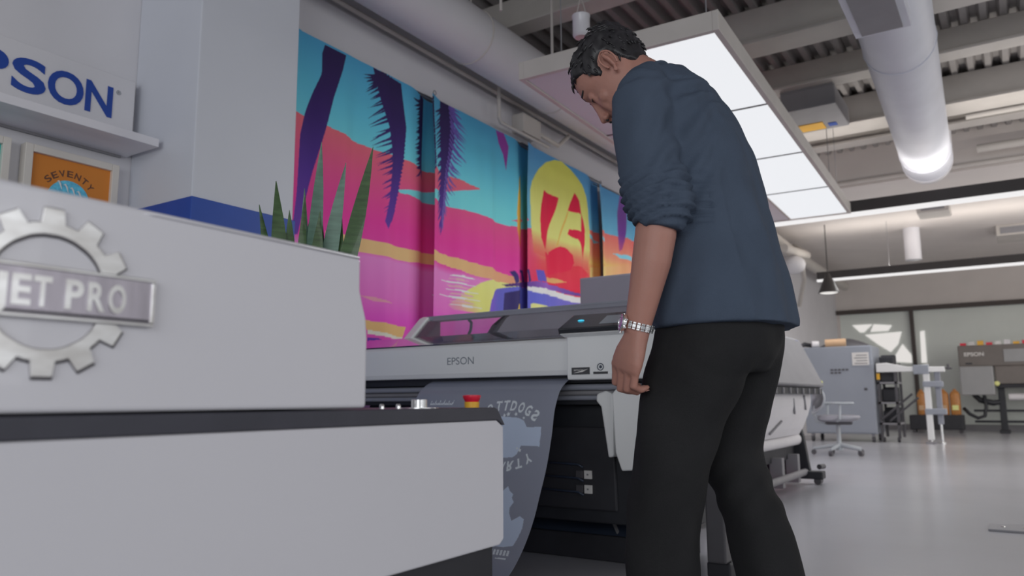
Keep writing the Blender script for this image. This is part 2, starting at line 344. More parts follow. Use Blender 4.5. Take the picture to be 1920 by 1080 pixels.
# ================================================================== CURTAINS
PP = {
'mass':[(2.887,2.445),(3.237,2.43),(3.706,2.395),(4.238,2.415),(4.473,2.433),(4.876,2.396),(4.474,2.295),(3.899,2.175),(3.938,2.158),(4.241,2.174),(4.475,2.183),(4.839,2.191),(5.032,2.185),(5.349,2.187),(5.561,2.207),(6.854,2.436),(7.468,2.467),(8.996,2.558),(8.996,-0.1),(2.5,-0.1),(2.5,2.445)],
'dart1':[(5.349,2.236),(5.563,2.298),(5.607,2.286),(5.433,2.229)],
'band':[(3.246,1.76),(3.553,1.771),(4.018,1.772),(4.225,1.794),(4.474,1.804),(4.869,1.783),(5.016,1.78),(5.571,1.744),(5.569,1.661),(5.016,1.683),(4.837,1.684),(4.475,1.726),(4.226,1.714),(4.02,1.68),(3.555,1.679),(3.249,1.679)],
'glow':[(5.007,1.682),(4.869,1.636),(4.712,1.561),(4.506,1.43),(4.564,1.4),(4.713,1.396),(5.006,1.404),(5.565,1.413),(5.57,1.702)],
'low_orange':[(3.579,1.242),(4.004,1.224),(3.969,1.149),(3.635,1.173)],
'low_white':[(3.635,1.181),(3.969,1.149),(3.957,1.128),(3.636,1.154)],
'streak1':[(3.575,1.395),(3.695,1.396),(3.88,1.368),(3.674,1.371)],
'low_purple':[(3.636,1.131),(3.77,1.124),(3.637,1.108)],
'trunk':[(3.199,2.957),(3.385,2.958),(3.36,2.857),(3.284,2.639),(3.228,2.434),(3.131,2.106),(3.066,1.856),(3.016,1.697),(2.961,1.687),(2.997,1.955),(3.018,2.313),(3.054,2.449),(3.112,2.605),(3.176,2.753),(3.179,2.892)],
'f1body':[(3.639,2.972),(3.922,2.954),(3.979,2.643),(3.956,2.401),(3.864,2.016),(3.793,1.872),(3.76,1.921),(3.809,2.098),(3.84,2.371),(3.797,2.588),(3.707,2.789)],
'f1spine':[(3.745,2.98),(3.922,2.942),(3.974,2.642),(3.961,2.403),(3.916,2.16),(3.85,1.939),(3.793,1.872)],
'f1env':[(3.554,2.914),(3.567,2.794),(3.617,2.639),(3.627,2.481),(3.687,2.33),(3.728,2.147),(3.772,1.868)],
'f2spine':[(4.243,2.955),(4.246,2.724),(4.245,2.336)],
'f2env':[(4.015,2.902),(4.117,2.786),(4.092,2.517),(4.107,2.314)],
'f2body':[(4.181,2.984),(4.243,2.963),(4.251,2.337),(4.195,2.424),(4.167,2.7)],
'f3spine':[(4.462,3.003),(4.51,2.803),(4.498,2.587),(4.454,2.365),(4.417,2.11),(4.381,1.908)],
'f3envl':[(4.244,2.889),(4.234,2.72),(4.237,2.516),(4.289,2.306),(4.286,2.063),(4.368,1.898)],
'f3envr':[(4.611,2.987),(4.695,2.859),(4.71,2.6),(4.614,2.382),(4.534,2.196),(4.406,1.945)],
'f3body':[(4.363,2.995),(4.529,2.99),(4.558,2.731),(4.506,2.42),(4.449,2.116),(4.387,1.941),(4.391,2.186),(4.388,2.515),(4.372,2.762)],
'f4':[(5.114,2.967),(5.235,2.974),(5.308,2.877),(5.28,2.657),(5.233,2.785),(5.161,2.868)],
'f5':[(7.512,2.94),(7.702,2.909),(7.629,2.639),(7.527,2.335),(7.471,2.302),(7.433,2.543),(7.431,2.72)],
'sun':[(5.624,2.402),(5.619,2.563),(5.651,2.652),(5.783,2.796),(5.928,2.901),(6.093,2.966),(6.23,2.988),(6.404,2.949),(6.639,2.851),(6.747,2.729),(6.81,2.631),(6.849,2.426),(6.849,2.214),(6.81,2.008),(6.438,1.966),(5.66,2.008),(5.628,2.242)],
'sun2':[(5.563,2.695),(5.481,2.603),(5.423,2.486),(5.406,2.325),(5.411,2.155),(5.458,2.054),(5.551,2.03)],
'r1':[(5.873,2.621),(6.158,2.608),(5.907,2.13),(5.874,2.063),(5.799,2.168),(5.788,2.338),(5.815,2.475)],
'r2':[(6.458,2.728),(6.547,2.658),(6.606,2.535),(6.335,2.524)],
'r2b':[(6.603,2.552),(6.66,2.491),(6.698,2.398),(6.688,2.261),(6.624,2.089),(6.582,2.19),(6.485,2.262),(6.318,2.29),(6.355,2.349),(6.58,2.359)],
'line':[(6.326,2.514),(6.353,2.519),(6.126,2.141),(6.101,2.137)],
'bowl':[(6.084,2.117),(6.202,2.154),(6.304,2.145),(6.407,2.1),(6.422,2.024),(6.366,1.947),(6.193,1.898),(6.013,1.915),(5.985,2.06)],
'redlow':[(5.867,2.048),(6.022,2.036),(6.395,1.993),(6.588,2.005),(6.82,1.966),(6.583,1.895),(6.577,1.754),(6.234,1.767),(5.916,1.78),(5.891,1.892)],
'reddark':[(5.881,2.043),(6.036,2.038),(6.095,2.062),(6.383,2.069),(6.395,1.993),(6.316,1.929),(6.166,1.976),(6.134,1.889),(5.974,1.845)],
'orangestr':[(5.889,1.82),(6.088,1.831),(6.312,1.826),(6.087,1.787),(5.902,1.778)],
'board':[(5.217,1.669),(5.416,1.707),(5.671,1.753),(5.888,1.769),(6.234,1.756),(6.576,1.723),(6.575,1.703),(5.942,1.718),(5.541,1.692),(5.294,1.662)],
'fin1':[(5.326,1.793),(5.38,1.808),(5.429,1.773),(5.466,1.723),(5.391,1.701),(5.367,1.752)],
'fin2':[(5.505,1.839),(5.595,1.844),(5.625,1.75),(5.586,1.732),(5.562,1.819),(5.505,1.811)],
'fin3':[(5.687,1.857),(5.835,1.87),(5.902,1.778),(5.724,1.759)],
'van':[(4.978,1.402),(5.006,1.512),(5.062,1.582),(5.141,1.624),(5.294,1.655),(5.541,1.692),(5.804,1.702),(6.574,1.691),(6.567,1.521),(5.935,1.466),(4.978,1.383)],
'vandark':[(5.258,1.605),(5.528,1.663),(5.524,1.457),(5.232,1.431)],
'vanwhite':[(5.541,1.709),(5.942,1.718),(6.574,1.691),(6.572,1.637),(6.382,1.641),(5.941,1.667),(5.722,1.65),(5.54,1.664)],
'vanyel':[(5.615,1.552),(5.952,1.557),(5.799,1.517),(5.614,1.493)],
'vanyel2':[(5.45,1.532),(5.525,1.539),(5.524,1.485),(5.412,1.474)],
'teal1':[(6.848,2.398),(6.945,2.369),(7.127,2.349),(7.003,2.323),(6.855,2.353)],
'teal2':[(7.315,2.265),(7.843,2.295),(7.839,2.241),(7.498,2.232)],
'blur4':[(6.85,2.047),(7.837,2.208),(8.593,2.226),(7.821,1.994),(6.843,1.912)],
}
def fold_y(x, x0, x1, seed):
    t = (x - x0) / (x1 - x0); r = np.random.default_rng(seed); y = 3.50 + 0 * x
    for a, fq in ((0.016, 2.3), (0.010, 4.1), (0.006, 7.7)): y = y + a * np.sin(2 * np.pi * (fq * t + r.random()))
    e = np.clip((t - 0.74) / 0.20, 0, 1); y = y + 0.075 * e * e * (3 - 2 * e)
    return y - 0.045 * np.clip((0.10 - t) / 0.10, 0, 1)
def mixc(a, b, t): return np.asarray(a, float) * (1 - t[..., None]) + np.asarray(b, float) * t[..., None]
def ramp(v, stops):
    s = np.array([p for p, _ in stops]); c = np.array([q for _, q in stops], float)
    return np.stack([np.interp(v, s, c[:, j]) for j in range(3)], -1)
def resample(pl, t):
    pl = np.asarray(pl, float); d = np.r_[0, np.cumsum(np.hypot(*np.diff(pl, axis=0).T))]; d /= d[-1]
    return np.array([np.interp(t, d, pl[:, 0]), np.interp(t, d, pl[:, 1])])
def leaflets(root, tip, n, wd, seed):
    r = np.random.default_rng(seed); out = []
    for i in range(n):
        t = (i + 0.5) / n; a = resample(root, max(0, t - 0.13)); b = resample(tip, min(1, t + 0.02 * r.standard_normal()))
        b = a + (b - a) * (0.82 + 0.25 * r.random()); d = b - a; L = np.hypot(*d); nrm = np.array([-d[1], d[0]]) / max(L, 1e-6) * wd
        m = (a + b) / 2 + np.array([0, -0.02 * L / 0.2])
        out.append([a - nrm, m - nrm * 1.15, b, m + nrm * 1.15, a + nrm])
    return out
def paint(X, Z, which):
    teal = ramp(Z, [(1.9, (92, 164, 178)), (2.3, (86, 158, 174)), (2.65, (70, 142, 162)), (3.0, (54, 114, 146))])
    if which >= 3: teal = ramp(Z, [(2.2, (84, 138, 152)), (2.6, (76, 128, 156)), (3.0, (62, 112, 152))])
    img = teal.copy()
    def fill(key, col):
        m = inpoly(X, Z, PP[key] if isinstance(key, str) else key)
        img[m] = col[m] if isinstance(col, np.ndarray) and col.ndim == 3 else col
        return m
    pink = ramp(Z, [(0.1, (72, 60, 84)), (0.85, (92, 62, 96)), (1.05, (150, 60, 122)), (1.25, (176, 58, 142)), (1.4, (182, 82, 142)), (1.66, (188, 96, 146)), (1.72, (180, 50, 118)), (1.9, (176, 44, 112)), (2.15, (180, 60, 102)), (2.42, (192, 78, 88))])
    if which >= 3:
        pink = ramp(Z, [(0.1, (72, 60, 84)), (1.0, (92, 62, 96)), (1.4, (190, 60, 62)), (1.75, (176, 30, 50)), (1.95, (196, 60, 64)), (2.1, (206, 140, 80)), (2.2, (200, 108, 84)), (2.45, (190, 82, 78))])
        lf = np.clip((X - 5.55) / 0.25, 0, 1); pink = pink * lf[..., None] + np.array((176, 50, 84.0)) * (1 - lf[..., None])
    fill('mass', pink)
    if which == 2 or which == 3: fill('dart1', np.array((184, 66, 92.0)))
    if which <= 2:
        fill('band', ramp(X, [(3.2, (214, 136, 96)), (4.6, (216, 134, 92)), (5.3, (210, 116, 90))]))
        gl = ramp(X + 1.2 * (Z - 1.55), [(4.35, (196, 100, 140)), (4.6, (214, 140, 100)), (4.85, (214, 186, 92)), (5.2, (214, 196, 100))])
        fill('glow', gl)
        r = np.random.default_rng(4)
        for i in range(9):
            z0 = 1.66 - 0.028 * i; x0 = 4.2 + 0.3 * r.random(); x1 = 4.75 + 0.2 * r.random()
            fill([(x0, z0), ((x0 + x1) / 2, z0 + 0.012), (x1, z0), ((x0 + x1) / 2, z0 - 0.006)], np.array((214, 168, 190.0) if i % 2 == 0 else (206, 128, 136)))
        for kx, c in (('low_orange', (216, 134, 88)), ('low_white', (216, 190, 150)), ('streak1', (200, 112, 124)), ('low_purple', (70, 44, 120))): fill(kx, np.array(c, float))
    purple = ramp(Z, [(1.8, (74, 46, 118)), (2.1, (62, 38, 108)), (2.5, (44, 28, 78)), (3.0, (32, 24, 54))])
    if which == 1:
        for kx in ('trunk', 'f1body', 'f2body'): fill(kx, purple)
        for L in leaflets(PP['f1spine'], PP['f1env'], 44, 0.0085, 1): fill(L, purple)
    if which in (1, 2):
        for L in leaflets(PP['f2spine'], PP['f2env'], 26, 0.008, 2): fill(L, purple * 0.9)
    if which == 2:
        fill('f3body', purple)
        for L in leaflets(PP['f3spine'], PP['f3envl'], 36, 0.008, 3): fill(L, purple)
        for L in leaflets(PP['f3spine'], PP['f3envr'], 32, 0.008, 5): fill(L, mixc((88, 70, 128), (74, 60, 120), np.clip((Z - 2) / 1, 0, 1)))
        fill('f4', np.array((104, 44, 112.0)))
        fill('sun2', ramp(Z, [(2.03, (160, 52, 60)), (2.2, (190, 120, 50)), (2.7, (196, 144, 48))]))
    if which >= 3:
        fill('sun', ramp(Z, [(1.95, (204, 52, 60)), (2.08, (206, 96, 74)), (2.22, (212, 168, 96)), (2.45, (208, 188, 92)), (3.0, (186, 168, 72))]))
        for kx in ('r1', 'r2', 'r2b', 'bowl'): fill(kx, np.array((168, 24, 52.0)))
        fill('line', np.array((176, 132, 62.0)))
        fill('redlow', ramp(Z, [(1.75, (186, 36, 56)), (2.05, (196, 44, 52))])); fill('reddark', np.array((172, 28, 54.0))); fill('bowl', np.array((170, 26, 52.0)))
        fill('orangestr', np.array((206, 124, 78.0)))
        for kx in ('teal1', 'teal2'): fill(kx, np.array((96, 150, 166.0)))
        fill('blur4', ramp(X, [(6.84, (212, 148, 92)), (7.8, (206, 110, 84))])); fill('f5', ramp(Z, [(2.3, (140, 60, 96)), (2.5, (84, 44, 110)), (2.9, (92, 62, 118))]))
    if which in (2, 3):
        fill('van', ramp(X, [(4.95, (96, 66, 150)), (5.2, (72, 72, 140)), (5.7, (72, 76, 150)), (6.5, (88, 78, 140))]))
        if which == 2: fill('vandark', np.array((40, 34, 76.0))); fill('vanyel2', np.array((196, 140, 50.0)))
        else: fill('vanwhite', ramp(X, [(5.5, (196, 160, 190)), (6.5, (206, 178, 200))])); fill('vanyel', np.array((208, 196, 104.0)))
        fill('board', ramp(X, [(5.2, (46, 30, 66)), (5.5, (70, 44, 106)), (5.9, (110, 70, 140)), (6.5, (72, 52, 110))]))
        for kx in ('fin1', 'fin2'): fill(kx, np.array((46, 34, 84.0)))
        fill('fin3', np.array((70, 62, 138.0)))
    return img
CLAB = {1: 'printed curtain with a purple palm trunk and big hanging frond, nearest the white pillar',
        2: 'printed curtain with a palm frond at its left edge and yellow light streaks',
        3: 'printed curtain with the big yellow sun and red number 75',
        4: 'farthest printed curtain, teal over orange, half hidden behind the man'}
for i, (x0, x1, nx, nz, z1) in enumerate(((2.86, 4.42, 440, 560, 2.972), (4.215, 5.76, 360, 500, 2.975), (5.555, 7.12, 300, 440, 2.985), (6.93, 8.35, 200, 340, 2.935))):
    which = i + 1
    x = np.linspace(x0, x1, nx); zz = np.linspace(0.06, z1, nz)
    zz = z1 - (z1 - 0.06) * np.linspace(1, 0, nz) ** 1.15
    Xg, Zg = np.meshgrid(x, zz); Yg = np.repeat(fold_y(x, x0, x1, 20 + i)[None, :], nz, 0)
    top_ = np.clip((z1 - Zg) / 0.5, 0.12, 1); tt = (Xg - x0) / (x1 - x0); base_ = 3.50 + 0.075 * (lambda e: e * e * (3 - 2 * e))(np.clip((tt - 0.74) / 0.20, 0, 1)) - 0.045 * np.clip((0.10 - tt) / 0.10, 0, 1)
    Yg = base_ + (Yg - base_) * top_ + 0.006 * top_ * np.sin(Xg * 9 + Zg * 2.1)
    c = npalb(paint(Xg, Zg, which), 0.40)
    th = thing('curtain', CLAB[which], 'curtain', ((x0 + x1) / 2, 3.5, 0.06), 0, 'printed sunset curtains along the wall')
    sheet('fabric', 'curtain_print', np.stack([Xg, Yg, Zg], -1), c, th)
    MB().tube([(x0, 3.53, z1 + 0.004), (x1, 3.53, z1 + 0.004)], 0.006, 8).build('rod', 'dark_grey', th, smooth=40)
    for xr in (x0 + 0.03,):
        ring = MB().tube([(xr + 0.016 * math.cos(a), 3.455, z1 + 0.012 + 0.016 * math.sin(a)) for a in [2 * math.pi * q / 14 for q in range(15)]], 0.0035, 6)
        ring.build('ring', 'mid_grey', th, smooth=True)

# ================================================================== WALL NICHE: shelf sign and framed prints
th = thing('sign_board', 'white backlit wall sign with large blue letters above the shelf', 'sign', (1.45, 3.55, 1.965))
MB().box(0.75, 2.02, 3.55, 3.615, 1.967, 2.30).build('board', 'white_paint', th, bevel=0.004)
xs = {'E': (1.135, 0.115), 'P': (1.325, 0.122), 'S': (1.462, 0.142), 'O': (1.612, 0.158), 'N': (1.780, 0.128)}
for ch, (xl, wd) in xs.items():
    text('letter', ch, 'sign_blue', th, (xl, 3.55, 2.082), (1, 0, 0), (0, 0, 1), 0.152, wd, 0.004, bold=0.022)
text('registered_mark', '®', 'printer_text', th, (1.925, 3.55, 2.205), (1, 0, 0), (0, 0, 1), 0.022, None, 0.002)
th = thing('wall_shelf', 'thick white floating shelf under the blue lettered sign', 'shelf', (1.3, 3.6, 1.925))
MB().box(0.5, 2.03, 3.335, 3.615, 1.926, 1.966).build('board', 'machine_white', th, bevel=0.003)
MB().box(0.55, 2.0, 3.604, 3.614, 1.915, 1.926).build('cleat', 'mid_grey', th)  # thin grey strip where the shelf meets the wall

th = thing('picture_frame', 'white frame with an orange print reading SEVENTY in an arc', 'picture', (1.76, 3.6, 1.40))
fr = MB()
for a in ((1.552, 1.586, 1.36, 1.862), (1.942, 1.976, 1.36, 1.862)): fr.box(a[0], a[1], 3.565, 3.615, a[2], a[3])
fr.box(1.586, 1.942, 3.565, 3.615, 1.828, 1.862).box(1.586, 1.942, 3.565, 3.615, 1.36, 1.394); fr.build('frame', 'frame_white', th, bevel=0.003)
art = MB().box(1.586, 1.942, 3.585, 3.605, 1.394, 1.828).build('print', 'art_orange', th)
for j, ch in enumerate('SEVENTY'):
    a = R(138 - 96 * j / 6); cx, cz, rr = 1.757, 1.640, 0.113
    tx = Vector((math.sin(a), 0, -math.cos(a))); ty = Vector((math.cos(a), 0, math.sin(a)))
    o_ = Vector((cx, 3.585, cz)) + ty * rr
    text('letter', ch, 'art_brown', art, o_, tx, ty, 0.03, 0.027, 0.001, bold=0.02, center=True)
wv = MB(); n = 24
wv.prism([(1.757 + 0.095 * math.cos(math.pi * q / n), 1.640 + 0.095 * math.sin(math.pi * q / n)) for q in range(n + 1)], 'y', 3.583, 3.586); wv.build('wave_motif', 'art_blue', art)
for q in range(4):
    MB().tube([(1.70 + 0.03 * q + 0.02 * t, 3.582, 1.655 + 0.07 * math.sin(1.2 + 1.2 * t) - 0.01 * q) for t in (0, 0.4, 0.8, 1.2)], [0.001, 0.004, 0.004, 0.001], 6).build('foam_line', 'label_white', art)
th = thing('picture_frame', 'white frame with a teal print, leftmost under the shelf', 'picture', (1.26, 3.6, 1.40))
fr = MB()
for a in ((1.05, 1.085), (1.462, 1.495)): fr.box(a[0], a[1], 3.565, 3.615, 1.36, 1.862)
fr.box(1.085, 1.462, 3.565, 3.615, 1.828, 1.862).box(1.085, 1.462, 3.565, 3.615, 1.36, 1.394); fr.build('frame', 'frame_white', th, bevel=0.003)
MB().box(1.085, 1.462, 3.585, 3.605, 1.394, 1.828).build('print', 'art_teal', th)

# ================================================================== FOREGROUND MACHINE
mc = thing('film_curing_machine', 'long white machine with a gear emblem and black edge band in the foreground', 'machine', (0.4, 1.2, 0))
MB().box(-0.9, 1.205, 0.835, 1.50, 0, 0.47).build('base', 'base_black', mc, bevel=0.004)
lp = [(-0.95, 0.459), (1.205, 0.459), (1.219, 0.468), (1.219, 0.672), (1.197, 0.684), (-0.95, 0.684)]
MB().prism(lp, 'y', 0.82, 1.52).build('lower_panel', 'panel_white', mc, bevel=0.003)
bp = [(-0.95, 0.6845), (1.198, 0.6845), (1.2175, 0.6745), (1.223, 0.6745), (1.1985, 0.7045), (1.190, 0.7075), (-0.95, 0.7095)]
MB().prism(bp, 'y', 0.819, 1.52).build('edge_band', 'machine_black', mc, bevel=0.0015)
cvp = [(-0.95, 0.7105), (0.853, 0.7105), (0.8535, 0.815), (0.850, 0.845), (0.842, 0.868), (0.8365, 0.885), (0.836, 0.932), (0.828, 0.9395), (-0.95, 0.9425)]
MB().prism(cvp, 'y', 0.8205, 1.46).build('cover', 'machine_white', mc, bevel=0.006, seg=3)
# raised lip along the cover's top edge
MB().tube([(0.475, 0.823, 0.9335), (0.50, 0.8195, 0.9355), (0.829, 0.8195, 0.9345)], [0.0005, 0.0022, 0.0022], 8).build('lip', 'machine_white', mc, smooth=True)
# gear emblem
gc = (0.388, 0.833); ro, ri, rt = 0.072, 0.0585, 0.0875
gear_v = []; gear_i = []; nt_ = 12
for q in range(nt_):
    a0 = R(90 + 360 / nt_ * q)
    for da, rr in ((-15, ro), (-9.5, ro), (-6.5, rt), (6.5, rt), (9.5, ro)):
        gear_v.append((gc[0] + rr * math.cos(a0 + R(da)), gc[1] + rr * math.sin(a0 + R(da)))); gear_i.append((gc[0] + ri * math.cos(a0 + R(da)), gc[1] + ri * math.sin(a0 + R(da))))
def ring2d(outer, inner, y0, y1):
    n = len(outer); v = [(p[0], y, p[1]) for y in (y0, y1) for L in (outer, inner) for p in L]; f = []
    for i in range(n):
        j = (i + 1) % n
        f += [(i, j, n + j, n + i), (2 * n + i, 3 * n + i, 3 * n + j, 2 * n + j), (i, 2 * n + i, 2 * n + j, j), (n + i, n + j, 3 * n + j, 3 * n + i)]
    return MB().add(v, f)
g = ring2d(gear_v, gear_i, 0.8160, 0.8205).build('gear_emblem', 'emblem_metal', mc, bevel=0.0012)
sh = lambda L, d, s: [(gc[0] + (p[0] - gc[0]) * s + d[0], gc[1] + (p[1] - gc[1]) * s + d[1]) for p in L]
ring2d(sh(gear_v, (0.0012, -0.0014), 1.012), sh(gear_i, (0.0012, -0.0014), 0.985), 0.8188, 0.8206).build('shadow_outline', 'emblem_dark', g)
bn = MB().box(0.272, 0.499, 0.8135, 0.8185, 0.806, 0.857).build('banner', 'emblem_plate', mc, bevel=0.001)
bo = MB()
for a in ((0.270, 0.501, 0.8545, 0.8585), (0.270, 0.501, 0.8045, 0.8085)): bo.box(a[0], a[1], 0.8115, 0.8185, a[2], a[3])
bo.box(0.4965, 0.501, 0.8115, 0.8185, 0.8085, 0.8545); bo.build('banner_rim', 'emblem_metal', bn, bevel=0.001)
MB().box(0.276, 0.4955, 0.8130, 0.8137, 0.8095, 0.8122).build('banner_groove', 'emblem_dark', bn)
for ch, xl, wd in (('J', 0.332, 0.0155), ('E', 0.3515, 0.018), ('T', 0.3715, 0.0175), ('P', 0.4025, 0.0185), ('R', 0.4255, 0.0185), ('O', 0.4475, 0.0195)):
    text('letter', ch, 'emblem_metal', bn, (xl, 0.8135, 0.8175), (1, 0, 0), (0, 0, 1), 0.030, wd, 0.002, bold=0.03)
# controls on the band's top
es = MB().lathe([(0.0, 0.0), (0.0135, 0.0), (0.0140, 0.0105), (0.0, 0.0105)], (1.166, 0.855, 0.7075), n=24).build('stop_collar', 'yellow_plastic', mc, smooth=40)
MB().lathe([(0.0125, 0.0105), (0.0150, 0.015), (0.0172, 0.0205), (0.0168, 0.0225), (0.010, 0.0235), (0.0, 0.0235)], (1.166, 0.855, 0.7075), n=28).build('stop_button', 'red_plastic', es, smooth=50)
kb = MB()
for q in range(24):
    a = 2 * math.pi * q / 24; kb.obox((1.039 + 0.0125 * math.cos(a), 0.875 + 0.0125 * math.sin(a), 0.7155), (0.0012 * math.cos(a), 0.0012 * math.sin(a), 0), (-0.001 * math.sin(a), 0.001 * math.cos(a), 0), (0, 0, 0.0072))
kb.lathe([(0, 0), (0.0125, 0), (0.0125, 0.0145), (0.010, 0.0155), (0, 0.0155)], (1.039, 0.875, 0.7075), n=24); kb.build('knurled_knob', 'chrome', mc, smooth=30)
MB().lathe([(0, 0), (0.034, 0), (0.034, 0.0015), (0, 0.002)], (1.039, 0.875, 0.7075), n=24).build('knob_washer', 'chrome', mc, smooth=30)
for x in (0.945, 0.985):
    MB().lathe([(0, 0), (0.004, 0), (0.004, 0.006), (0.0025, 0.008), (0, 0.008)], (x, 0.875, 0.7078), n=12).build('screw', 'chrome', mc, smooth=40)

# ================================================================== SNAKE PLANT behind the machine
pc = Vector((1.555, 1.735, 0))
pl = thing('potted_plant', 'snake plant with upright pointed green leaves behind the white machine', 'plant', tuple(pc))
MB().lathe([(0, 0), (0.10, 0), (0.125, 0.95), (0.13, 0.98), (0.118, 0.98), (0.112, 0.93), (0, 0.93)], pc, n=28).build('planter', 'pot_white', pl, smooth=40)
MB().lathe([(0, 0.93), (0.112, 0.93), (0.09, 0.945), (0, 0.95)], pc, n=20).build('soil', 'soil', pl)
def leaf(base, tip, wd, face, bend, m, twist=0.5):
    base = Vector(base); tip = Vector(tip); ax = tip - base; N = 9; rings = []
    side = ax.cross(Vector(face)).normalized()
    nrm = side.cross(ax).normalized()
    for q in range(N):
        t = q / (N - 1); p = base + ax * t + nrm * (bend * math.sin(math.pi * t) * 0.5) + side * (bend * 0.4 * t * t)
        wv_ = 1.35 * wd * (0.62 + 1.1 * t - 0.9 * t * t) * (1 - t ** 3.2) + 0.0006
        a = twist * (t - 0.3); s2 = side * math.cos(a) + nrm * math.sin(a); n2 = nrm * math.cos(a) - side * math.sin(a)
        rings.append([p - s2 * wv_ + n2 * wv_ * 0.28, p - n2 * 0.0018, p + s2 * wv_ + n2 * wv_ * 0.28, p + n2 * 0.0018 + n2 * 0.001])
    return MB().loft(rings).build('leaf', m, pl, smooth=60)
def cam_face(p): return (-p[0], -p[1], 0)
LV = [((1.50, 1.80), (1.462, 1.855, 1.305), .013, 'leaf_green'), ((1.50, 1.78), (1.478, 1.815, 1.375), .021, 'leaf_green'), ((1.52, 1.77), (1.515, 1.79, 1.29), .016, 'leaf_green'),
      ((1.53, 1.74), (1.555, 1.755, 1.36), .012, 'leaf_grey_green'), ((1.55, 1.74), (1.545, 1.675, 1.487), .018, 'leaf_grey_green'), ((1.56, 1.71), (1.585, 1.715, 1.31), .013, 'leaf_green'),
      ((1.57, 1.72), (1.585, 1.625, 1.425), .020, 'leaf_grey_green'), ((1.60, 1.69), (1.628, 1.548, 1.470), .021, 'leaf_green'), ((1.59, 1.70), (1.60, 1.66, 1.28), .026, 'leaf_green'),
      ((1.60, 1.70), (1.655, 1.640, 1.26), .014, 'leaf_green'), ((1.54, 1.76), (1.52, 1.745, 1.33), .012, 'leaf_green'), ((1.57, 1.77), (1.60, 1.80, 1.30), .018, 'leaf_grey_green'),
      ((1.52, 1.70), (1.53, 1.66, 1.27), .018, 'leaf_green'), ((1.61, 1.74), (1.66, 1.74, 1.24), .016, 'leaf_green')]
for i, (b, t, wd, m) in enumerate(LV):
    leaf((b[0], b[1], 0.93), t, wd, cam_face(t), random.uniform(-0.03, 0.03), m, random.uniform(-0.9, 0.9))

# ================================================================== WIDE ROLL PRINTER
pr = thing('wide_format_printer', 'large white roll printer with tilted control panel in front of the curtains', 'printer', (3.4, 2.1, 0))
MB().prism([(2.952, 0.828), (2.944, 0.850), (2.946, 0.975), (2.962, 0.993), (3.70, 1.02), (3.70, 0.828)], 'y', 1.640, 3.05).build('front_cover', 'printer_white', pr, bevel=0.004)
sd = MB().prism([(2.930, 0.806), (2.926, 0.83), (2.928, 0.99), (2.945, 1.004), (3.70, 1.03), (3.70, 0.806)], 'y', 1.16, 1.637).build('side_cover', 'printer_white', pr, bevel=0.006)
text('letter', 'EPSON', 'printer_text', pr, (2.9455, 2.306, 0.892), (0, -1, 0), (0, 0, 1), 0.036, 0.158, 0.0012)
st = MB().box(2.924, 2.927, 1.525, 1.612, 0.828, 0.858).build('black_sticker', 'screen_dark', sd)
MB().add([(2.9232, 1.605, 0.834), (2.9232, 1.57, 0.842), (2.9232, 1.532, 0.851), (2.9232, 1.56, 0.838)], [(0, 1, 2, 3)]).build('swoosh_mark', 'label_white', st)
text('fine_print', 'EPSON', 'label_white', st, (2.9238, 1.60, 0.843), (0, -1, 0), (0, 0, 1), 0.007, 0.05, 0.0004)
MB().box(2.924, 2.927, 1.44, 1.508, 0.828, 0.838).build('badge_bar', 'screen_dark', sd)
MB().tube([(2.925, 1.474 + 0.014 * math.cos(a), 0.858 + 0.014 * math.sin(a)) for a in [2 * math.pi * q / 16 for q in range(17)]], 0.002, 6).build('badge_ring', 'printer_navy', sd)
MB().lathe([(0, 0), (0.007, 0), (0.007, 0.001), (0, 0.001)], (2.927, 1.474, 0.858), (-1, 0, 0), n=12).build('badge_dot', 'printer_navy', sd)
MB().box(3.0, 3.68, 1.17, 3.0, 0.795, 0.828).build('output_slot', 'printer_black', pr)
for q, (x, z, r) in enumerate(((3.02, 0.776, 0.014), (3.04, 0.752, 0.012), (3.05, 0.730, 0.012))):
    MB().tube([(x, 1.22, z), (x, 3.0, z)], r, 10).build('guide_bar', 'printer_grey' if q != 1 else 'mid_grey', pr, smooth=40)
MB().box(3.06, 3.66, 1.19, 3.0, 0.70, 0.795).build('platen_housing', 'printer_black', pr)
MB().add([(2.955, 1.66, 0.996), (2.955, 3.05, 0.996), (3.19, 3.05, 1.060), (3.19, 1.66, 1.060), (2.955, 1.66, 0.990), (2.955, 3.05, 0.990), (3.19, 3.05, 1.05), (3.19, 1.66, 1.05)],
         [(0, 1, 2, 3), (7, 6, 5, 4), (0, 4, 5, 1), (1, 5, 6, 2), (2, 6, 7, 3), (3, 7, 4, 0)]).build('top_deck', 'gloss_black', pr)
# hood: smoked window, dark top rail, white end cap, grey inner carriage cover
def inclined(y0, y1, a0, a1, th_):       # slab along the hood's slope between slope fractions a0..a1
    p = lambda a: Vector((3.19 + 0.15 * a, 0, 1.052 + 0.135 * a)); nn = Vector((-0.145, 0, 0.15)).normalized() * th_
    q = [p(a0), p(a1), p(a1) - nn, p(a0) - nn]
    return MB().prism([(v.x, v.z) for v in q], 'y', y0, y1)
hd = inclined(1.46, 2.735, 0.0, 0.80, 0.004).build('hood_window', 'smoked_lid', pr)
inclined(1.44, 2.70, 0.80, 1.04, 0.014).build('hood_rail', 'printer_grey', pr, bevel=0.003)
MB().box(3.335, 3.43, 1.44, 2.76, 1.165, 1.190).build('hood_top', 'printer_grey', pr, bevel=0.004)
MB().prism([(3.17, 1.03), (3.185, 1.06), (3.315, 1.178), (3.345, 1.19), (3.43, 1.19), (3.43, 1.03)], 'y', 2.742, 2.80).build('hood_end_cap', 'printer_white', pr, bevel=0.008)
